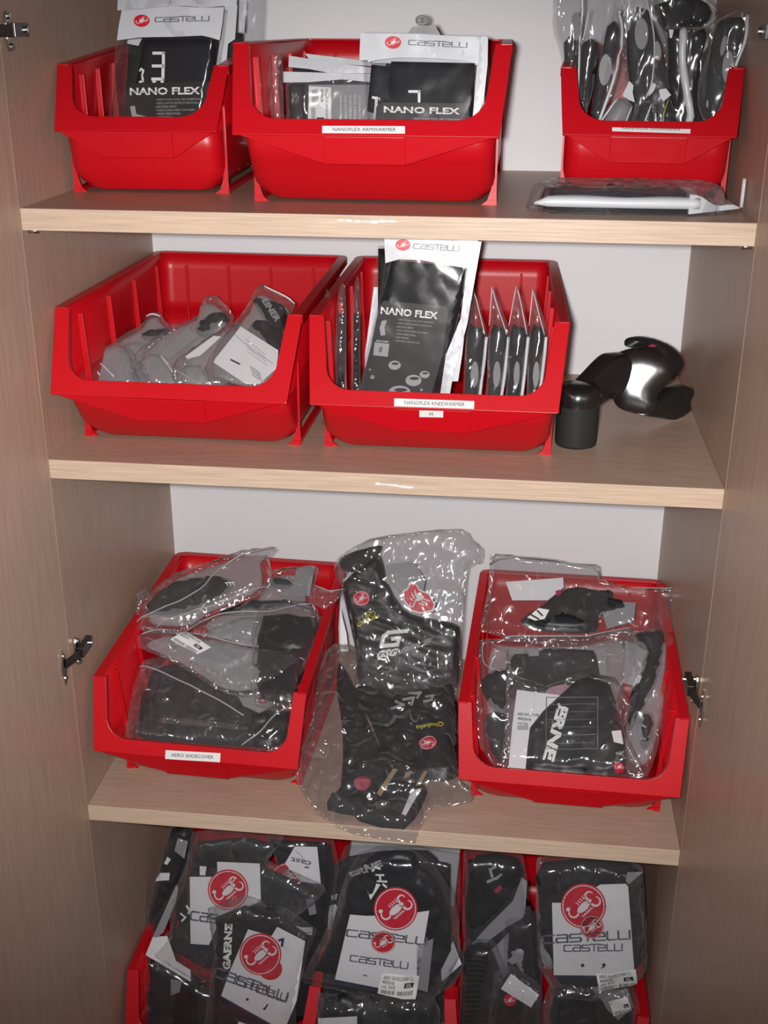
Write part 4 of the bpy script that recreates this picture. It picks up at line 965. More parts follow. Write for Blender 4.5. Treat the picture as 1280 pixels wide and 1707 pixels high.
# ================================================================ third shelf, left bin: zip bags in a pile
RP = 'zip bags piled in the aero shoecover bin'
def zbag(label, anchor, y, back, turn, outline, parts, cards=(), zips=(), th=.02, z='a2', film='crinkle', grp=None, amp=.004, h=0.0, smooth=2, name='zip_bag', cell=.008, fill=None):
    x0, y0, k = ZM[z]; it = Item(name, label, 'bag', lean(x0 + anchor[0] / k, y0 + anchor[1] / k, y, back, turn).lift(h), z, grp or RP, None)
    f_, HF = it.layer('film', outline, M[film], t=th, edge=.022, amp=amp, freq=18, cell=cell, smooth=smooth, fold=.006)
    out = []
    if fill: it.layer('folded_garment', shrink(outline, .84), M[fill], h=.001, t=th * .42, edge=.016, smooth=2, cell=.009)
    for pts, m in parts: out.append(it.layer('garment', pts, M[m], h=.002, t=th * .62, edge=.014, smooth=2, fold=.004))
    cs = []
    for pts, m in cards: cs.append(it.layer('card', pts, M[m], h=th * .82, t=.0008, cell=.012))
    for ln, m, r in zips: it.line('zip_strip', ln, r, M[m], HF)
    return it, HF, out, cs
zbag('buried zip bag with black garments along the right side of the aero shoecover bin', (950, 600), .22, 62, 0, [(780, 380), (1100, 400), (1130, 500), (1040, 700), (1000, 900), (980, 960), (760, 930), (740, 700)],
     [([(830, 470), (1100, 440), (1090, 560), (1020, 640), (800, 610)], 'fabric_smooth'), ([(890, 780), (1030, 720), (1010, 860), (980, 920), (880, 900)], 'fabric_smooth')], th=.02, fill='fabric_smooth')
it, HF, ga, cs = zbag('front zip bag with grey garment and small logo tag in the aero shoecover bin', (500, 1000), .13, 62, 0,
     [(100, 740), (180, 670), (420, 640), (700, 760), (900, 860), (985, 950), (955, 1110), (900, 1195), (600, 1190), (300, 1170), (60, 1150), (28, 1060)],
     [([(200, 800), (330, 740), (480, 770), (680, 900), (760, 970), (740, 1075), (450, 1050), (190, 1040)], 'gray_fabric'), ([(125, 860), (205, 845), (195, 900), (150, 1060), (110, 1060)], 'fabric_smooth'), ([(760, 1060), (960, 960), (940, 1120), (820, 1170), (740, 1150)], 'fabric_smooth'), ([(720, 1000), (850, 960), (850, 1040), (750, 1060)], 'fabric_smooth')],
     [([(668, 905), (850, 872), (895, 940), (790, 1002), (700, 960)], 'gray_card'), ([(880, 935), (915, 930), (890, 965)], 'paper')],
     [([(115, 740), (230, 775), (450, 880), (600, 960), (705, 1025)], 'zip', .0014), ([(980, 960), (880, 1030), (800, 1120), (690, 1180)], 'zip', .0013)], fill='gray_fabric')
it.emblem((810, 932), 30, cs[0][1], cs[0][0], red=M['pink_ink'], ry=18, ring=False)
it.text('0', (140, 868), (200, 858), (155, 842), M['white_ink'], ga[1][1], ga[1][0], .03)
it.layer('bright_fold', [(135, 1018), (400, 1035), (600, 1052), (745, 1080), (740, 1095), (500, 1078), (260, 1055), (133, 1040)], M['crinkle'], h=.016, t=.006, edge=.006, cell=.006, amp=.001)
it, HF, ga, cs = zbag('zip bag carrying a white barcode sticker in the middle of the aero shoecover pile', (600, 700), .21, 58, 0,
     [(90, 560), (160, 530), (250, 515), (450, 540), (700, 600), (860, 620), (1050, 685), (960, 780), (860, 850), (690, 885), (560, 850), (480, 800), (300, 690), (100, 600)],
     [([(300, 600), (470, 560), (760, 620), (730, 690), (620, 740), (480, 720)], 'gray_card'), ([(750, 700), (860, 690), (850, 750), (790, 760)], 'gray_fabric')],
     [([(540, 760), (750, 730), (830, 790), (690, 840)], 'gray_card')],
     [([(120, 545), (260, 520), (440, 540), (640, 595), (850, 625), (1040, 690)], 'zip', .0015)], h=.02, fill='milky')
it.sticker((377, 549), (525, 641), (450, 684), (300, 600), HF, None, ('AERO SHOECOVER', '4002018'), 'XL', lift=.0015)
zbag('zip bag with grey garment at the right rear of the aero shoecover pile', (800, 400), .31, 54, 0,
     [(850, 185), (1000, 165), (1115, 160), (1090, 260), (1075, 340), (1130, 440), (1000, 560), (800, 610), (600, 560), (378, 522), (560, 420), (760, 330)],
     [([(480, 530), (640, 450), (850, 440), (830, 500), (780, 600), (600, 560)], 'gray_card'), ([(850, 230), (900, 210), (980, 250), (960, 275), (860, 270)], 'gray_fabric'), ([(560, 400), (760, 340), (1060, 350), (900, 400), (640, 430)], 'fabric_smooth')],
     [([(1000, 180), (1100, 170), (1070, 340), (900, 340), (980, 280)], 'gray_card')],
     [([(375, 522), (520, 460), (660, 440), (850, 435), (1080, 392)], 'zip', .0014)], h=.01, fill='milky')
it, HF, ga, cs = zbag('topmost zip bag at the left rear of the aero shoecover pile, dark garment inside', (500, 300), .32, 52, 0,
     [(95, 490), (150, 330), (300, 200), (560, 115), (700, 62), (885, 50), (840, 105), (850, 260), (700, 350), (500, 430), (380, 515), (200, 520)],
     [([(150, 370), (300, 240), (560, 205), (640, 260), (520, 370), (300, 420), (170, 420)], 'gray_fabric')], [],
     [([(90, 492), (300, 400), (470, 310), (570, 200), (700, 120), (870, 60)], 'zip', .0012), ([(200, 515), (420, 430), (600, 370), (840, 270)], 'zip', .0011)], h=.03, fill='milky')
it.text('TTT', (610, 290), (665, 290), (600, 270), M['white_ink'], HF, it.t.children[0], .04)
zbag('knotted scrap of clear film at the left rim of the aero shoecover bin', (130, 310), .22, 40, 0, [(80, 285), (110, 290), (150, 268), (182, 330), (130, 345), (105, 430), (90, 420), (100, 330)], [], th=.012, smooth=1, name='film_scrap', cell=.005)
zbag('pointed clear bag corner over the right rim of the aero shoecover bin', (1150, 320), .24, 50, 0, [(1080, 245), (1180, 285), (1275, 278), (1220, 340), (1150, 392), (1080, 360)], [], [], [([(1085, 265), (1180, 300), (1265, 285)], 'zip', .0008)], th=.012, smooth=1, name='film_scrap', h=.02, cell=.006)
# ================================================================ third shelf, middle: two big bags of black overshoes
RP = 'large bags of black overshoes between the bins on the third shelf'
PLo = plane3((0, .025, Z3 + .006), (.3, .025, Z3 + .006), (0, .30, Z3 + .115))
PUp = plane3((0, .27, Z3 + .045), (.3, .27, Z3 + .045), (0, .42, Z3 + .27))
it = Item('garment_bag', 'upper large bag of black overshoes with white G lettering and red crest between the bins', 'bag', PUp, 'z7', RP, None)
film, HF = it.layer('film', [(300, 240), (345, 190), (480, 115), (700, 82), (940, 65), (1000, 120), (1055, 170), (1045, 240), (985, 265), (965, 420), (955, 600), (940, 800), (900, 900), (640, 930), (400, 880), (410, 710), (330, 380), (300, 300)], M['crinkle'], t=.034, edge=.03, amp=.007, freq=24, cell=.006, smooth=2, fold=.006)
ga, HG = it.layer('overshoe', [(350, 330), (440, 260), (530, 200), (560, 330), (640, 470), (740, 515), (900, 545), (935, 600), (930, 780), (890, 900), (640, 910), (430, 870), (410, 700), (345, 400)], M['fabric_smooth'], h=.003, t=.022, edge=.02, smooth=2, fold=.005, cell=.005)
it.layer('overshoe', [(320, 240), (350, 200), (480, 160), (540, 155), (500, 230), (430, 270), (360, 290)], M['gray_fabric'], h=.003, t=.018, edge=.015, smooth=2, fold=.006)
it.layer('inner_card', [(560, 250), (700, 230), (760, 330), (740, 420), (640, 400), (560, 330)], M['gray_card'], h=.004, t=.001)
it.layer('inner_card', [(328, 470), (360, 600), (370, 690), (330, 690)], M['paper'], h=.004, t=.001)
it.emblem((442, 427), 42, HG, ga, ry=36, ang=.3)
it.text('Qhubeka', (418, 578), (530, 530), (424, 548), M['yellow_ink'], HG, ga, .03, lift=.0014)
def ring(c, r, n=14): return [(c[0] + r * math.cos(i * 6.2832 / n), c[1] + r * math.sin(i * 6.2832 / n)) for i in range(n + 1)]
it.strokes([ring((462, 519), 14), ring((496, 505), 14), [(462, 519), (468, 498), (488, 492), (480, 512), (462, 519)], [(488, 492), (496, 505)]], 3.5, M['yellow_ink'], HG, ga, 'bicycle_print')
it.strokes([[(668, 592), (578, 600), (556, 618), (542, 668), (622, 660), (634, 628), (600, 632)]], 19, M['white_ink'], HG, ga, lift=.0016)
it.strokes([[(570, 672), (628, 660)]], 5, M['yellow_ink'], HG, ga, 'underline')
it.text('GSG', (514, 730), (620, 716), (524, 690), M['white_ink'], HG, ga, .06, shear=.2, lift=.0014)
it.text('BIKE', (625, 712), (790, 655), (640, 680), M['gray_print'], HG, ga, .05, shear=.2, lift=.0014)
cr_, HR = it.layer('crest', [(692, 342), (722, 362), (735, 385), (785, 405), (815, 460), (805, 495), (740, 508), (690, 494), (655, 440), (648, 395), (670, 382)], M['white_ink'], h=.030, t=.0008, cell=.01)
it.decal('crest_field', [it.uv(p) for p in [(694, 350), (718, 367), (731, 391), (780, 411), (807, 460), (798, 487), (740, 500), (695, 487), (662, 438), (656, 399), (676, 388)]], [tuple(range(11))], M['red_ink'], HR, cr_, .0012)
it.strokes([[(690, 458), (684, 470), (702, 474), (712, 450), (720, 425)], [(700, 440), (690, 430)], [(708, 428), (698, 412)], [(716, 416), (712, 392)], [(736, 456), (758, 464)], [(748, 446), (772, 456)], [(754, 434), (784, 444)]], 6, M['white_ink'], HR, cr_, 'scorpion', lift=.002)
it.decal('scorpion_body', [it.uv(p) for p in [(712, 448), (722, 404), (738, 400), (760, 425), (745, 440)]], [(0, 1, 2, 3, 4)], M['white_ink'], HR, cr_, .002)
it = Item('garment_bag', 'lower large bag of black overshoes hanging over the third shelf edge between the bins', 'bag', PLo, 'z7', RP, None)
film, HF = it.layer('film', [(225, 760), (330, 690), (430, 710), (560, 800), (760, 830), (900, 770), (920, 900), (930, 1330), (1000, 1400), (985, 1460), (800, 1480), (765, 1520), (712, 1640), (680, 1662), (400, 1620), (245, 1540), (150, 1430), (98, 1320), (120, 1200), (180, 1050)], M['crinkle'], t=.036, edge=.03, amp=.010, freq=30, cell=.0065, smooth=2, fold=.008)
ga, HG = it.layer('overshoe', [(400, 880), (640, 930), (900, 880), (920, 1100), (925, 1330), (780, 1350), (640, 1370), (560, 1250), (480, 1050)], M['fabric_smooth'], h=.003, t=.024, edge=.02, smooth=2, fold=.006)
gb, HB = it.layer('overshoe', [(320, 750), (400, 880), (470, 1060), (570, 1260), (640, 1360), (760, 1380), (750, 1460), (650, 1600), (430, 1560), (400, 1530), (262, 1500), (280, 1420), (330, 1380), (340, 1100), (310, 900)], M['fabric'], h=.003, t=.020, edge=.02, smooth=2, fold=.006)
it.strokes([[(612, 985), (650, 1000), (590, 1018)], [(650, 975), (700, 968), (690, 1000)], [(680, 945), (735, 950), (720, 968)], [(765, 965), (800, 960), (790, 985), (755, 990)]], 13, M['gray_print'], HG, ga)
it.text('Qhubeka', (852, 1092), (712, 1100), (852, 1118), M['yellow_ink'], HG, ga, .02)
it.emblem((772, 1195), 45, HG, ga, ry=33, ang=2.6)
it.emblem((443, 1392), 42, HB, gb, ry=32, ang=.3, red=M['pink_ink'], white=M['pink_ink'], ring=False)
it.text('Qhubeka', (440, 1310), (560, 1275), (440, 1290), plain('faded_yellow_ink', (.10, .08, .02), .5), HB, gb, .02)
M['tan_print'] = plain('tan_print', (.30, .22, .14), .4)
for pts in ([(598, 1335), (622, 1338), (535, 1475), (515, 1460)], [(660, 1355), (692, 1345), (680, 1375), (650, 1385)], [(755, 1345), (772, 1350), (735, 1420), (710, 1420)]):
    it.layer('printed_stripe', pts, M['tan_print'], h=.0285, t=.0008)
it.layer('bright_fold', [(690, 1440), (750, 1425), (735, 1445), (700, 1500), (655, 1580), (640, 1560), (665, 1500)], M['header'], h=.0265, t=.003, edge=.004, cell=.005)
it.layer('bright_fold', [(500, 1505), (540, 1490), (590, 1500), (560, 1525), (520, 1540)], M['crinkle'], h=.0265, t=.005, edge=.005, cell=.005)
# ================================================================ third shelf, right bin
RP = 'bags of gloves and overshoes in the right bin on the third shelf'
it, HF, ga, cs = zbag('rear clear bag with black gloves and white cards in the third shelf right bin', (550, 330), .34, 48, 0,
     [(195, 112), (420, 140), (665, 165), (668, 225), (800, 262), (995, 265), (985, 400), (990, 490), (830, 560), (500, 520), (260, 470), (150, 440), (190, 250)],
     [], [([(262, 252), (505, 234), (508, 275), (440, 330), (290, 330)], 'paper'), ([(655, 335), (812, 340), (802, 420), (690, 450)], 'gray_card')],
     [([(195, 165), (420, 150), (668, 220)], 'zip', .0012), ([(800, 265), (995, 268)], 'zip', .0010)], th=.028, z='z8', grp=RP, smooth=0)
g, HG = it.layer('glove', [(325, 412), (420, 345), (520, 276), (600, 272), (640, 288), (700, 280), (716, 305), (700, 318), (745, 322), (770, 350), (760, 366), (690, 382), (650, 405), (640, 460), (500, 462), (390, 450)], M['fabric'], h=.018, t=.014, edge=.012, smooth=2, fold=.003, cell=.006)
g2, HG2 = it.layer('glove_cuff', [(390, 450), (420, 400), (500, 372), (640, 412), (625, 462), (500, 466)], M['fabric_smooth'], h=.024, t=.010, edge=.01, smooth=1)
for i, (x, y) in enumerate(((560, 300), (600, 320), (620, 345))): it.line('finger_seam', [(x, y), (x + 60, y - 10), (x + 120, y + 12)], .0012, M['gray_fabric'], HG)
it.layer('printed_patch', [(352, 412), (400, 372), (445, 380), (425, 418), (385, 425)], M['white_ink'], h=.034, t=.0006)
it.strokes([[(395, 385), (415, 405)], [(365, 400), (400, 420)]], 7, M['ink'], lambda uv: .035, g2, 'lettering')
it.layer('red_badge', [(470, 300), (490, 294), (498, 308), (478, 322)], M['pink_ink'], h=.033, t=.0006)
it, HF, ga, cs = zbag('middle zip bag with flat charcoal garment in the third shelf right bin', (500, 700), .20, 52, 0,
     [(150, 480), (265, 470), (600, 470), (800, 430), (862, 540), (820, 650), (760, 800), (765, 1000), (500, 1060), (220, 1030), (130, 900), (130, 620)],
     [([(285, 545), (640, 525), (662, 700), (500, 740), (270, 745)], 'gray_fabric'), ([(160, 650), (270, 600), (275, 790), (195, 760)], 'fabric'), ([(180, 800), (270, 800), (265, 1000), (200, 950)], 'gray_fabric')],
     [([(640, 535), (690, 535), (688, 670), (665, 670)], 'gray_card'), ([(272, 535), (340, 535), (338, 555), (290, 560)], 'gray_card'), ([(355, 535), (402, 535), (402, 565), (360, 568)], 'gray_card')],
     [([(262, 475), (450, 485), (620, 470), (800, 432)], 'zip', .0013), ([(165, 500), (170, 600), (240, 640)], 'zip', .0008)], th=.024, z='z8', grp=RP, smooth=1, fill='milky')
it, HF, ga, cs = zbag('bag with black overshoe curling along the right wall of the third shelf right bin', (870, 650), .22, 50, 0,
     [(750, 480), (840, 440), (950, 445), (990, 500), (965, 640), (930, 850), (870, 1060), (770, 1050), (760, 860), (800, 700)],
     [([(815, 460), (880, 440), (940, 455), (925, 600), (880, 720), (810, 850), (780, 860), (800, 700), (860, 545)], 'fabric_smooth'), ([(830, 800), (890, 790), (895, 880), (855, 950), (830, 900)], 'fabric_smooth')],
     [([(770, 500), (862, 545), (800, 690), (760, 680)], 'gray_card')], th=.024, z='z8', grp=RP, fill='milky')
it.text('ERR', (815, 560), (800, 690), (845, 562), M['white_ink'], ga[0][1], ga[0][0], .05)
it.strokes([[(832, 850), (835, 910)], [(832, 850), (855, 862)], [(835, 905), (852, 912)]], 9, M['gray_print'], ga[1][1], ga[1][0])
it, HF, ga, cs = zbag('front bag with black overshoe and warning print in the third shelf right bin', (550, 900), .105, 55, 0,
     [(265, 500), (300, 640), (430, 690), (580, 628), (730, 655), (800, 760), (765, 860), (860, 1060), (700, 1090), (400, 1060), (240, 1045), (262, 800)], [],
     [], [], th=.037, z='z8', grp=RP, smooth=0)
ca, HC = it.layer('card', [(310, 708), (335, 712), (515, 735), (500, 900), (480, 1060), (272, 1055), (290, 860)], M['paper'], h=.016, t=.0008, cell=.012)
it.disc((505, 722), 78, 48, plain('pale_pink_print', (.36, .22, .27), .5), lambda uv: .004, ca, 'round_print')
for i, (tx, w_) in enumerate((('AERO SHOECOVER', 92), ('4002018', 58), ('col. 010', 44))):
    it.text(tx, (312 + i, 818 + i * 19), (312 + w_, 824 + i * 19), (312, 806 + i * 19), M['ink'], HC, ca, .02, 'small_print')
it.strokes([[(314 + i * 5.2, 862), (314 + i * 5.2, 880)] for i in range(9)], 2.2, M['ink'], HC, ca, 'barcode')
g, HG = it.layer('overshoe', [(345, 1060), (355, 950), (365, 870), (420, 800), (490, 735), (560, 670), (610, 655), (700, 682), (735, 790), (765, 900), (770, 1065), (690, 1080), (500, 1070)], M['fabric_smooth'], h=.0175, t=.016, edge=.02, fold=.004, smooth=0)
it.text('ERNE', (482, 782), (418, 1010), (526, 803), M['white_ink'], HG, g, .05)
it.strokes([[(430, 770), (645, 774), (645, 985), (430, 982), (430, 770)]], 3, M['gray_ink'], HF, it.t.children[0], 'warning_frame')
for i in range(6):
    it.strokes([[(442, 798 + i * 32), (634, 800 + i * 32)]], 2.0, M['gray_ink'], HF, it.t.children[0], 'warning_print')
it.layer('printed_patch', [(705, 905), (745, 900), (755, 960), (715, 950)], M['white_ink'], h=.036, t=.0006)
it.text('eka', (722, 1002), (762, 1008), (722, 985), M['gray_print'], HG, g, .03)
it.emblem((738, 1052), 24, HG, g, ring=False, ry=18)
# ================================================================ bottom shelf: overfilled bags with white swing cards
RP = 'bags with white logo cards on the bottom shelf'
def bbag(label, z, anchor, y, back, turn, outline, parts, cards=(), th=.024, zips=(), film='film', h=0, smooth=1):
    x0, y0, k = ZM[z]; it = Item('garment_bag', label, 'bag', lean(x0 + anchor[0] / k, y0 + anchor[1] / k, y, back, turn).lift(h), z, RP, Z4 + .012)
    f_, HF = it.layer('film', outline, M[film], t=th, edge=.022, amp=.005, freq=18, cell=.009, smooth=smooth, fold=.006)
    it.layer('folded_garment', shrink(outline, .86), M['gray_fabric' if len(outline) % 2 else 'fabric'], h=.001, t=th * .42, edge=.016, cell=.010)
    ga = [it.layer('garment', pts, M[m], h=.002, t=th * .58, edge=.014, smooth=2, fold=.004) for pts, m in parts]
    cs = [it.layer('swing_card', pts, M[m], h=th * .82, t=.0008, cell=.012) for pts, m in cards]
    for ln, m, r in zips: it.line('zip_strip', ln, r, M[m], HF)
    return it, HF, ga, cs
# --- left group
it, HF, ga, cs = bbag('narrow bag with black and white garment at the far left of the bottom shelf', 'z9', (330, 400), .22, 10, 0,
     [(350, 60), (480, 60), (460, 260), (420, 420), (330, 600), (230, 760), (200, 640), (250, 400), (300, 250)],
     [([(360, 70), (470, 80), (440, 300), (340, 480), (250, 600), (240, 560), (290, 330)], 'fabric_smooth')],
     [([(410, 95), (465, 115), (445, 210), (390, 165)], 'gray_card'), ([(310, 290), (365, 290), (360, 330), (285, 335)], 'paper'), ([(350, 200), (370, 215), (350, 245), (332, 238)], 'paper')])
it, HF, ga, cs = bbag('rear left bag on the bottom shelf whose white card shows an upside-down logotype', 'z9', (1080, 300), .21, 8, 0,
     [(880, 70), (1260, 90), (1300, 300), (1260, 560), (1240, 1100), (900, 1100), (860, 480), (960, 300)],
     [([(880, 380), (1200, 420), (1180, 560), (1220, 700), (1180, 1100), (920, 1100), (900, 500)], 'fabric_smooth')],
     [([(1060, 140), (1185, 142), (1205, 350), (1095, 335), (1005, 235)], 'paper')])
ca, HC = cs[0]
it.text('cast', (1155, 222), (1042, 196), (1150, 248), M['gray_ink'], HC, ca, .02, 'brand_lettering')
it.strokes([[(1060, 160), (1090, 182), (1115, 215), (1128, 250)]], 2, M['ink'], HC, ca, 'string')
it.strokes([[(1118, 254), (1138, 256)]], 7, M['ink'], HC, ca, 'string_bead')
it.emblem((1015, 315), 88, lambda uv: .0185, ca, ang=.3, ry=84)
it.layer('printed_patch', [(1120, 440), (1165, 435), (1180, 520), (1140, 530)], M['gray_card'], h=.016, t=.0008)
it.sticker((1010, 560), (1165, 570), (1160, 620), (1010, 600), HF, None, ('AERO',), '', lift=.001)
it, HF, ga, cs = bbag('upper left bag on the bottom shelf with upright white card and big red badge', 'z9', (680, 400), .175, 9, 0,
     [(470, 90), (780, 60), (1000, 110), (900, 250), (1240, 400), (1180, 470), (900, 700), (700, 900), (520, 920), (230, 750), (350, 640), (350, 480), (440, 260)],
     [([(500, 190), (740, 160), (768, 225), (640, 290), (500, 320), (475, 590), (395, 570), (390, 490), (470, 320)], 'fabric'), ([(620, 520), (860, 470), (910, 470), (900, 700), (640, 900), (590, 700)], 'fabric')],
     [([(476, 310), (630, 310), (628, 226), (866, 236), (872, 460), (760, 482), (640, 560), (582, 690), (480, 682)], 'paper'), ([(272, 640), (400, 355), (412, 370), (400, 450), (330, 620), (290, 650)], 'gray_card'), ([(230, 745), (270, 645), (350, 640), (400, 780), (480, 830), (482, 895)], 'paper')], film='crinkle')
ca, HC = cs[0]
it.emblem((690, 378), 113, HC, ca, ang=.3)
it.logotype((482, 545), (810, 590), (488, 500), M['gray_ink'], HC, ca, n=3)
it.strokes([[(478, 684), (582, 690)]], 6, M['blue_ink'], HC, ca, 'card_edge')
it.layer('printed_patch', [(530, 252), (568, 256), (560, 305), (530, 303)], M['paper'], h=.018, t=.0006)
it.strokes([[(425, 520), (450, 540), (430, 560)], [(455, 480), (470, 500), (465, 520)]], 10, M['white_ink'], ga[0][1], ga[0][0])
it.strokes([[(690, 555), (665, 560), (668, 820)], [(700, 600), (672, 602)], [(700, 650), (670, 655)], [(700, 700), (670, 705)]], 16, M['white_ink'], ga[1][1], ga[1][0])
it, HF, ga, cs = bbag('front left bag on the bottom shelf with strongly tilted white logo card', 'z9', (870, 850), .130, 9, 0,
     [(560, 520), (760, 440), (1010, 520), (1180, 640), (1120, 780), (1060, 1050), (1040, 1500), (500, 1500), (560, 1000), (600, 760)],
     [([(640, 620), (860, 475), (1000, 550), (990, 700), (900, 900), (1000, 1400), (640, 1400), (600, 900)], 'fabric')],
     [([(800, 602), (930, 640), (962, 588), (1118, 668), (1070, 1000), (1000, 1168), (650, 972), (700, 830)], 'paper')], film='crinkle')
ca, HC = cs[0]
it.strokes([[(650, 978), (1000, 1172)]], 9, M['blue_ink'], HC, ca, 'card_edge')
it.disc((925, 820), 66, 62, M['red_ink'], HC, ca, 'small_badge', lift=.0006)
it.emblem((870, 738), 117, HC, ca, ang=.3)
it.logotype((612, 858), (1010, 1005), (625, 812), M['gray_ink'], HC, ca)
it.logotype((735, 900), (1015, 1000), (745, 870), M['gray_ink'], HC, ca)
for c in ((797, 990), (892, 1042)): it.disc(c, 8, 8, M['ink'], HC, ca, 'hole')
it.strokes([[(896, 1040), (908, 1020)]], 9, M['ink'], HC, ca, 'string_bead')
it.strokes([[(975, 660), (995, 655), (990, 690)]], 14, M['blue_ink'], HC, ca, 'string_bead')
it.text('GAERNE', (700, 835), (712, 580), (655, 835), M['white_ink'], ga[0][1], ga[0][0], .05)
it.sticker((752, 1100), (905, 1142), (880, 1230), (730, 1190), HF, None, ('AERO SHOECOVER L.', '4002018', 'col. 010'), 'L')
it, HF, ga, cs = bbag('low bag with black lump at the front left corner of the bottom shelf', 'z9', (380, 1050), .128, 8, 0,
     [(215, 760), (360, 800), (520, 900), (640, 960), (620, 1500), (200, 1500), (170, 1100)],
     [([(430, 900), (530, 930), (530, 1200), (540, 1450), (360, 1450), (360, 1060)], 'fabric')],
     [([(370, 880), (430, 890), (420, 950), (370, 970)], 'gray_card')])
# --- centre group
it, HF, ga, cs = bbag('rear bag of dark garments under the shelf at the centre of the bottom shelf', 'z10', (600, 400), .26, 8, 0,
     [(0, 400), (200, 380), (330, 120), (840, 130), (1140, 180), (1140, 700), (1100, 1600), (100, 1600), (60, 900)],
     [([(180, 400), (340, 200), (800, 150), (960, 200), (1010, 460), (1060, 1500), (150, 1500), (60, 860)], 'gray_fabric')],
     [([(175, 530), (262, 500), (278, 520), (250, 620), (180, 900), (165, 880)], 'paper')], smooth=0)
it.text('WE', (205, 480), (270, 470), (215, 440), M['white_ink'], lambda uv: .0185, ga[0][0], .04)
it.emblem((135, 765), 34, lambda uv: .0185, ga[0][0], ring=False)
it.layer('garment', [(40, 860), (110, 780), (170, 800), (160, 890), (80, 890)], M['fabric'], h=.003, t=.012, edge=.01)
it, HF, ga, cs = bbag('white card corner bag poking out right of the central bag on the bottom shelf', 'z10', (1080, 900), .12, 8, 0,
     [(960, 700), (1100, 740), (1180, 950), (1100, 1120), (980, 1180), (940, 900)], [([(980, 800), (1060, 780), (1090, 1080), (990, 1140)], 'gray_fabric')],
     [([(1090, 778), (1152, 940), (1012, 1062), (1005, 960)], 'paper')], th=.014)
ca, HC = cs[0]; it.strokes([[(1012, 1066), (1152, 944)]], 9, M['blue_ink'], HC, ca, 'card_edge')
it, HF, ga, cs = bbag('large central bottom shelf bag with square white card, two badges and XXL sticker', 'z10', (600, 750), .085, 8, 0,
     [(330, 330), (420, 180), (560, 130), (800, 150), (960, 260), (1100, 480), (1130, 640), (1140, 900), (1000, 1180), (900, 1240), (500, 1160), (10, 1070), (170, 760), (240, 600)],
     [([(560, 170), (800, 165), (850, 300), (1000, 450), (1030, 640), (960, 720), (900, 900), (400, 900), (340, 560), (330, 430), (450, 260)], 'fabric_smooth')],
     [([(840, 780), (955, 735), (915, 1112), (838, 1090)], 'gray_card'), ([(368, 566), (480, 575), (700, 570), (926, 538), (882, 800), (836, 1138), (560, 1080), (262, 1022)], 'paper')], film='film', smooth=0, th=.026)
ca, HC = cs[1]
g_, HG = ga[0]
it.text('ERNE', (372, 330), (600, 235), (352, 290), M['gray_print'], HG, g_, .05)
it.strokes([[(525, 270), (545, 245), (575, 255)], [(550, 300), (600, 300)], [(560, 345), (620, 350)], [(575, 300), (580, 345)], [(600, 370), (620, 385)]], 14, M['white_ink'], HG, g_)
it.decal('lettering', [it.uv(p) for p in ((470, 350), (580, 370), (510, 475), (490, 420))], [(0, 1, 2, 3)], M['white_ink'], HG, g_)
it.strokes([[(262, 1030), (560, 1088), (836, 1145)]], 10, M['blue_ink'], HC, ca, 'card_edge')
it.logotype((345, 712), (905, 775), (352, 668), M['gray_ink'], HC, ca)
it.emblem((603, 755), 86, HC, ca, ang=.25, ry=78)
it.logotype((370, 888), (775, 945), (374, 848), M['gray_ink'], HC, ca)
it.emblem((690, 520), 154, HC, ca, ang=.3)
it.strokes([[(465, 990), (485, 994)]], 10, M['gray_ink'], HC, ca, 'hole')
it.sticker((600, 952), (858, 985), (832, 1142), (568, 1085), HF, None, ('AERO SHOECOVER C.L', '4002018', 'col. 010'), 'XXL', lift=.0012)
it, HF, ga, cs = bbag('low bag with black lumps and white card edge below the XXL bag', 'z10', (550, 1330), .055, 8, 0,
     [(120, 1170), (440, 1190), (720, 1160), (950, 1180), (1000, 1300), (960, 2000), (120, 2000)],
     [([(170, 1210), (450, 1230), (480, 1320), (480, 1900), (180, 1900)], 'fabric_smooth'), ([(700, 1230), (960, 1250), (950, 1900), (520, 1900), (600, 1330)], 'fabric'), ([(490, 1180), (700, 1160), (680, 1290), (560, 1310)], 'gray_fabric')],
     [([(145, 1302), (418, 1288), (410, 1700), (140, 1700)], 'paper')], film='crinkle')
# --- right group
it, HF, ga, cs = bbag('tall bag with black mitt shape at the left side of the right bottom bin', 'z11', (280, 300), .20, 8, 0,
     [(100, 110), (400, 130), (430, 300), (430, 600), (330, 760), (120, 700), (90, 480)],
     [([(165, 135), (370, 150), (385, 290), (300, 400), (170, 500), (110, 470), (120, 300)], 'fabric')],
     [([(395, 220), (422, 240), (410, 420), (320, 470), (165, 590), (140, 560), (220, 470), (350, 340)], 'gray_card'), ([(330, 500), (320, 720), (190, 930), (180, 900), (230, 600)], 'gray_card')])
it.strokes([[(225, 250), (270, 235), (290, 215)], [(245, 225), (235, 190), (260, 175)]], 14, M['gray_print'], ga[0][1], ga[0][0])
it.layer('badge', [(262, 280), (285, 260), (298, 280), (278, 302), (256, 300)], M['pink_ink'], h=.018, t=.0006)
it, HF, ga, cs = bbag('bag with black ribbed tube at the front left of the right bottom bin', 'z11', (180, 800), .150, 8, 0,
     [(100, 560), (260, 570), (330, 760), (280, 1100), (240, 1500), (60, 1500), (80, 800)],
     [([(125, 595), (240, 588), (225, 720), (200, 900), (200, 1400), (80, 1400), (95, 750)], 'fabric')])
for i in range(14): it.line('rib_knit', [(112 - i * 1.5, 640 + i * 26), (160, 636 + i * 26), (222 - i * 2, 646 + i * 26)], .0016, M['gray_fabric'], ga[0][1], lift=.0)
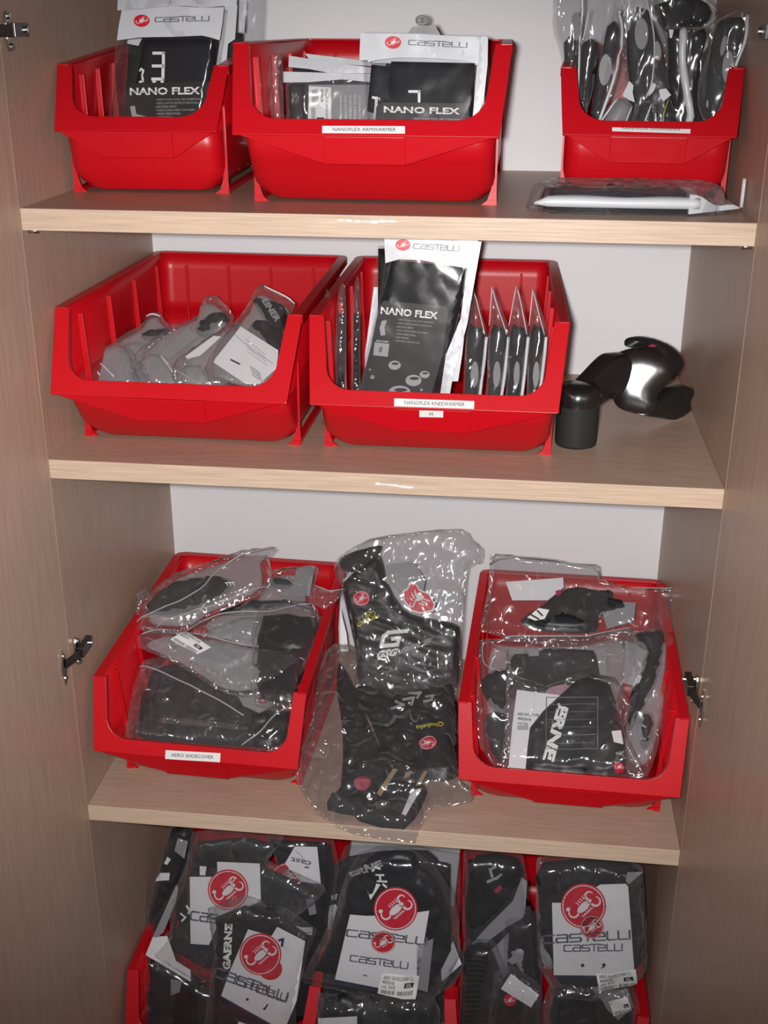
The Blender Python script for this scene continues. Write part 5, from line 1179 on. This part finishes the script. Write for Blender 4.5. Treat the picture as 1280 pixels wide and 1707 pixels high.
it, HF, ga, cs = bbag('bag with grey padded piece right of the ribbed tube on the bottom shelf', 'z11', (390, 640), .170, 8, 0,
     [(300, 440), (480, 420), (500, 700), (500, 1500), (300, 1500), (290, 800)],
     [([(330, 600), (440, 590), (430, 720), (380, 720)], 'gray_card'), ([(380, 480), (470, 470), (480, 1400), (400, 1400)], 'gray_fabric')],
     [([(320, 640), (370, 600), (380, 640), (350, 660)], 'gray_card')])
it, HF, ga, cs = bbag('low bag with tilted blank white tag and small red badge on the bottom shelf', 'z11', (370, 850), .135, 8, 0,
     [(250, 740), (340, 690), (500, 800), (490, 1000), (480, 1500), (200, 1500), (230, 900)],
     [([(270, 850), (340, 820), (460, 890), (400, 980), (400, 1400), (240, 1400), (240, 980)], 'fabric')],
     [([(340, 706), (482, 812), (442, 876), (290, 782)], 'paper')], film='crinkle')
it.emblem((335, 838), 32, lambda uv: .0185, cs[0][0], ring=False)
it, HF, ga, cs = bbag('large bag with upright white card and XL sticker at the bottom shelf right end', 'z11', (730, 500), .140, 7, 0,
     [(470, 150), (700, 120), (930, 165), (1010, 190), (1030, 500), (1035, 720), (960, 790), (760, 860), (560, 840), (480, 700), (465, 400)],
     [([(505, 170), (930, 170), (935, 260), (900, 700), (600, 720), (500, 600), (480, 350)], 'fabric'), ([(940, 260), (1010, 240), (1020, 640), (960, 640)], 'gray_fabric'), ([(490, 560), (550, 560), (560, 700), (500, 680)], 'gray_card')],
     [([(547, 344), (640, 345), (790, 252), (918, 248), (930, 262), (962, 700), (958, 712), (556, 708)], 'paper'), ([(925, 190), (1005, 188), (935, 250), (918, 235)], 'gray_card')], film='crinkle', smooth=0, th=.026)
ca, HC = cs[0]
it.strokes([[(556, 713), (770, 712)]], 6, M['blue_ink'], HC, ca, 'card_edge')
it.emblem((747, 462), 60, HC, ca, ang=.3)
it.logotype((502, 545), (940, 522), (500, 508), M['gray_ink'], HC, ca)
it.logotype((608, 585), (900, 582), (608, 555), M['gray_ink'], HC, ca)
it.emblem((705, 357), 114, HC, ca, ang=.35)
for c in ((701, 657), (808, 655)): it.disc(c, 9, 9, M['ink'], HC, ca, 'hole')
it.strokes([[(797, 670), (810, 662)]], 6, M['ink'], HC, ca, 'string_bead')
it.sticker((768, 684), (965, 655), (976, 742), (784, 776), HF, None, ('AERO SHOECOVER C.L', '4002018', 'col. 010'), 'XL', lift=.0012)
it.text('ABCD'[:0] + 'XL', (940, 690), (962, 688), (940, 680), M['ink'], HF, it.t.children[0], .0, 'small_print')
it, HF, ga, cs = bbag('low bag with round black lump and small sticker below the XL bag', 'z11', (700, 880), .122, 8, 0,
     [(540, 780), (760, 770), (960, 770), (990, 900), (980, 1500), (520, 1500), (500, 900)],
     [([(570, 810), (740, 795), (790, 900), (780, 1400), (570, 1400), (560, 950)], 'fabric'), ([(740, 790), (860, 780), (840, 870), (780, 860)], 'gray_card')],
     [([(780, 800), (930, 780), (960, 870), (880, 940), (820, 880)], 'gray_card')], film='crinkle')
it.sticker((830, 828), (925, 800), (945, 872), (858, 905), HF, None, ('XL',), 'XL', lift=.001)
